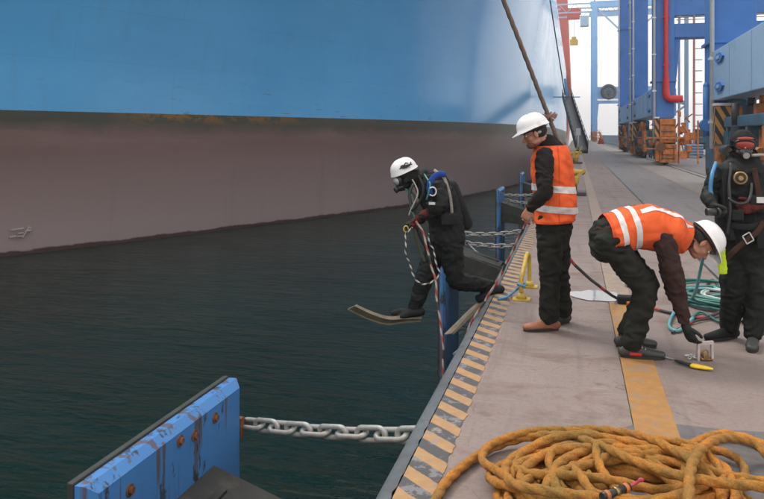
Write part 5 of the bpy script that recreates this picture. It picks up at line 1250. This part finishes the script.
# ------------------------------------------------------------------ big orange rope pile
bm = nb(); r0 = .0225
S = lambda L: [gr(x, y, z) for x, y, z in L]
strands = [
 S([(430, 512, .03), (437, 497, .03), (449, 479, .03), (476, 457, .03), (508, 442, .04), (548, 435, .08), (588, 441, .13), (632, 460, .17), (672, 474, .19), (715, 482, .19), (764, 487, .18), (800, 492, .15)]),
 S([(540, 437, .05), (575, 430, .07), (612, 431, .09), (648, 438, .13), (684, 456, .16), (708, 470, .15), (745, 479, .11), (790, 485, .08)]),
 S([(690, 515, .20), (689, 490, .22), (693, 462, .22), (706, 445, .19), (726, 438, .14), (750, 442, .10), (768, 456, .07), (785, 480, .05)]),
 S([(566, 442, .06), (540, 446, .07), (516, 456, .09), (505, 470, .11), (514, 484, .14), (545, 491, .17), (590, 497, .18), (640, 505, .18)]),
 S([(552, 443, .04), (536, 455, .05), (528, 470, .07), (535, 486, .07), (550, 500, .05)]),
 S([(610, 448, .09), (580, 453, .11), (558, 465, .13), (554, 482, .13), (565, 500, .10)]),
 S([(580, 442, .03), (558, 455, .04), (545, 470, .05), (552, 492, .04)]),
 S([(600, 470, .06), (575, 476, .06), (572, 490, .06), (592, 507, .05)]),
 S([(505, 478, .03), (498, 492, .03), (500, 508, .03)]), S([(516, 486, .06), (508, 497, .06), (514, 512, .05)]),
 S([(690, 445, .03), (720, 434, .04), (755, 441, .04), (790, 460, .03)]),
]
for s_ in strands: laid_rope(bm, s_, r0, step=.011)
random.seed(3)
for i in range(30):
    ox, oy = random.uniform(-.05, .30), random.uniform(-.16, .10); rx = random.uniform(.24, .50); ry = random.uniform(.20, .40); a0 = random.uniform(0, 6.28); z0 = .026 + .0048 * i
    base_ = Vector((0, 0, 0)) + RV * (.97) + FV * 3.26; pts = []
    span = random.uniform(.8, 1.15) * 2 * math.pi; tilt = random.uniform(-.4, .4)
    for k in range(15):
        a = a0 + span * k / 14; kk = 1 + .10 * math.sin(a * 2 + i) + .06 * math.sin(a * 3 + i * 2)
        x = rx * kk * math.cos(a); y = ry * kk * math.sin(a); x, y = x * math.cos(tilt) - y * math.sin(tilt), x * math.sin(tilt) + y * math.cos(tilt)
        rad = math.hypot(x / .75, y / .5)
        p = base_ + RV * (ox + x) + FV * (oy + y); p.z = max(.023, z0 * (1.15 - .75 * min(1, rad)) + .02 * math.sin(a * 3 + i)); pts.append(p)
    laid_rope(bm, pts, r0 * random.uniform(.92, 1.0), step=.012, n=12)
tag(obj('rope_pile', bm, 'orange_rope'), 'large heap of thick orange rope in the bottom right foreground', 'rope')
hp = emp('hose_coupling', gr(620, 488, .1), 'short black hose end with orange and red rings inside the rope heap', 'hose fitting')
A = gr(602, 497, .21); B = gr(629, 487, .21); C2 = gr(641, 480, .20)
bm = nb(); cyl(bm, A, B, .016, 14); obj('grip', bm, 'plastic', hp)
for k in (.1, .45, .8):
    bm = nb(); p = A.lerp(B, k); q = A.lerp(B, k + .12); cyl(bm, p, q, .019, 14); obj('ring', bm, ['orange', 'brass', 'orange'][int(k * 3)], hp)
bm = nb(); cyl(bm, B, C2, .006, 10); ellipsoid(bm, C2, (RV * .013, FV * .009, ZV * .009)); obj('red_tip', bm, M('pinkish_red_plastic', (.40, .03, .06), .5), hp)

# ------------------------------------------------------------------ haze
if HAZE_DENSITY:
    bm = nb(); box(bm, (-1502, -502, WZ - 2.5), (1502, 2202, 75)); me = bpy.data.meshes.new('haze'); bm.to_mesh(me); bm.free()
    hz = bpy.data.objects.new('haze', me); COL.objects.link(hz); tag(hz, kind='stuff')
    m = bpy.data.materials.new('haze_air'); m.use_nodes = True; nt = m.node_tree; nt.nodes.clear()
    o = nt.nodes.new('ShaderNodeOutputMaterial'); v = nt.nodes.new('ShaderNodeVolumePrincipled'); v.inputs['Density'].default_value = HAZE_DENSITY
    v.inputs['Color'].default_value = (.95, .97, 1, 1); nt.links.new(v.outputs[0], o.inputs['Volume']); me.materials.append(m)
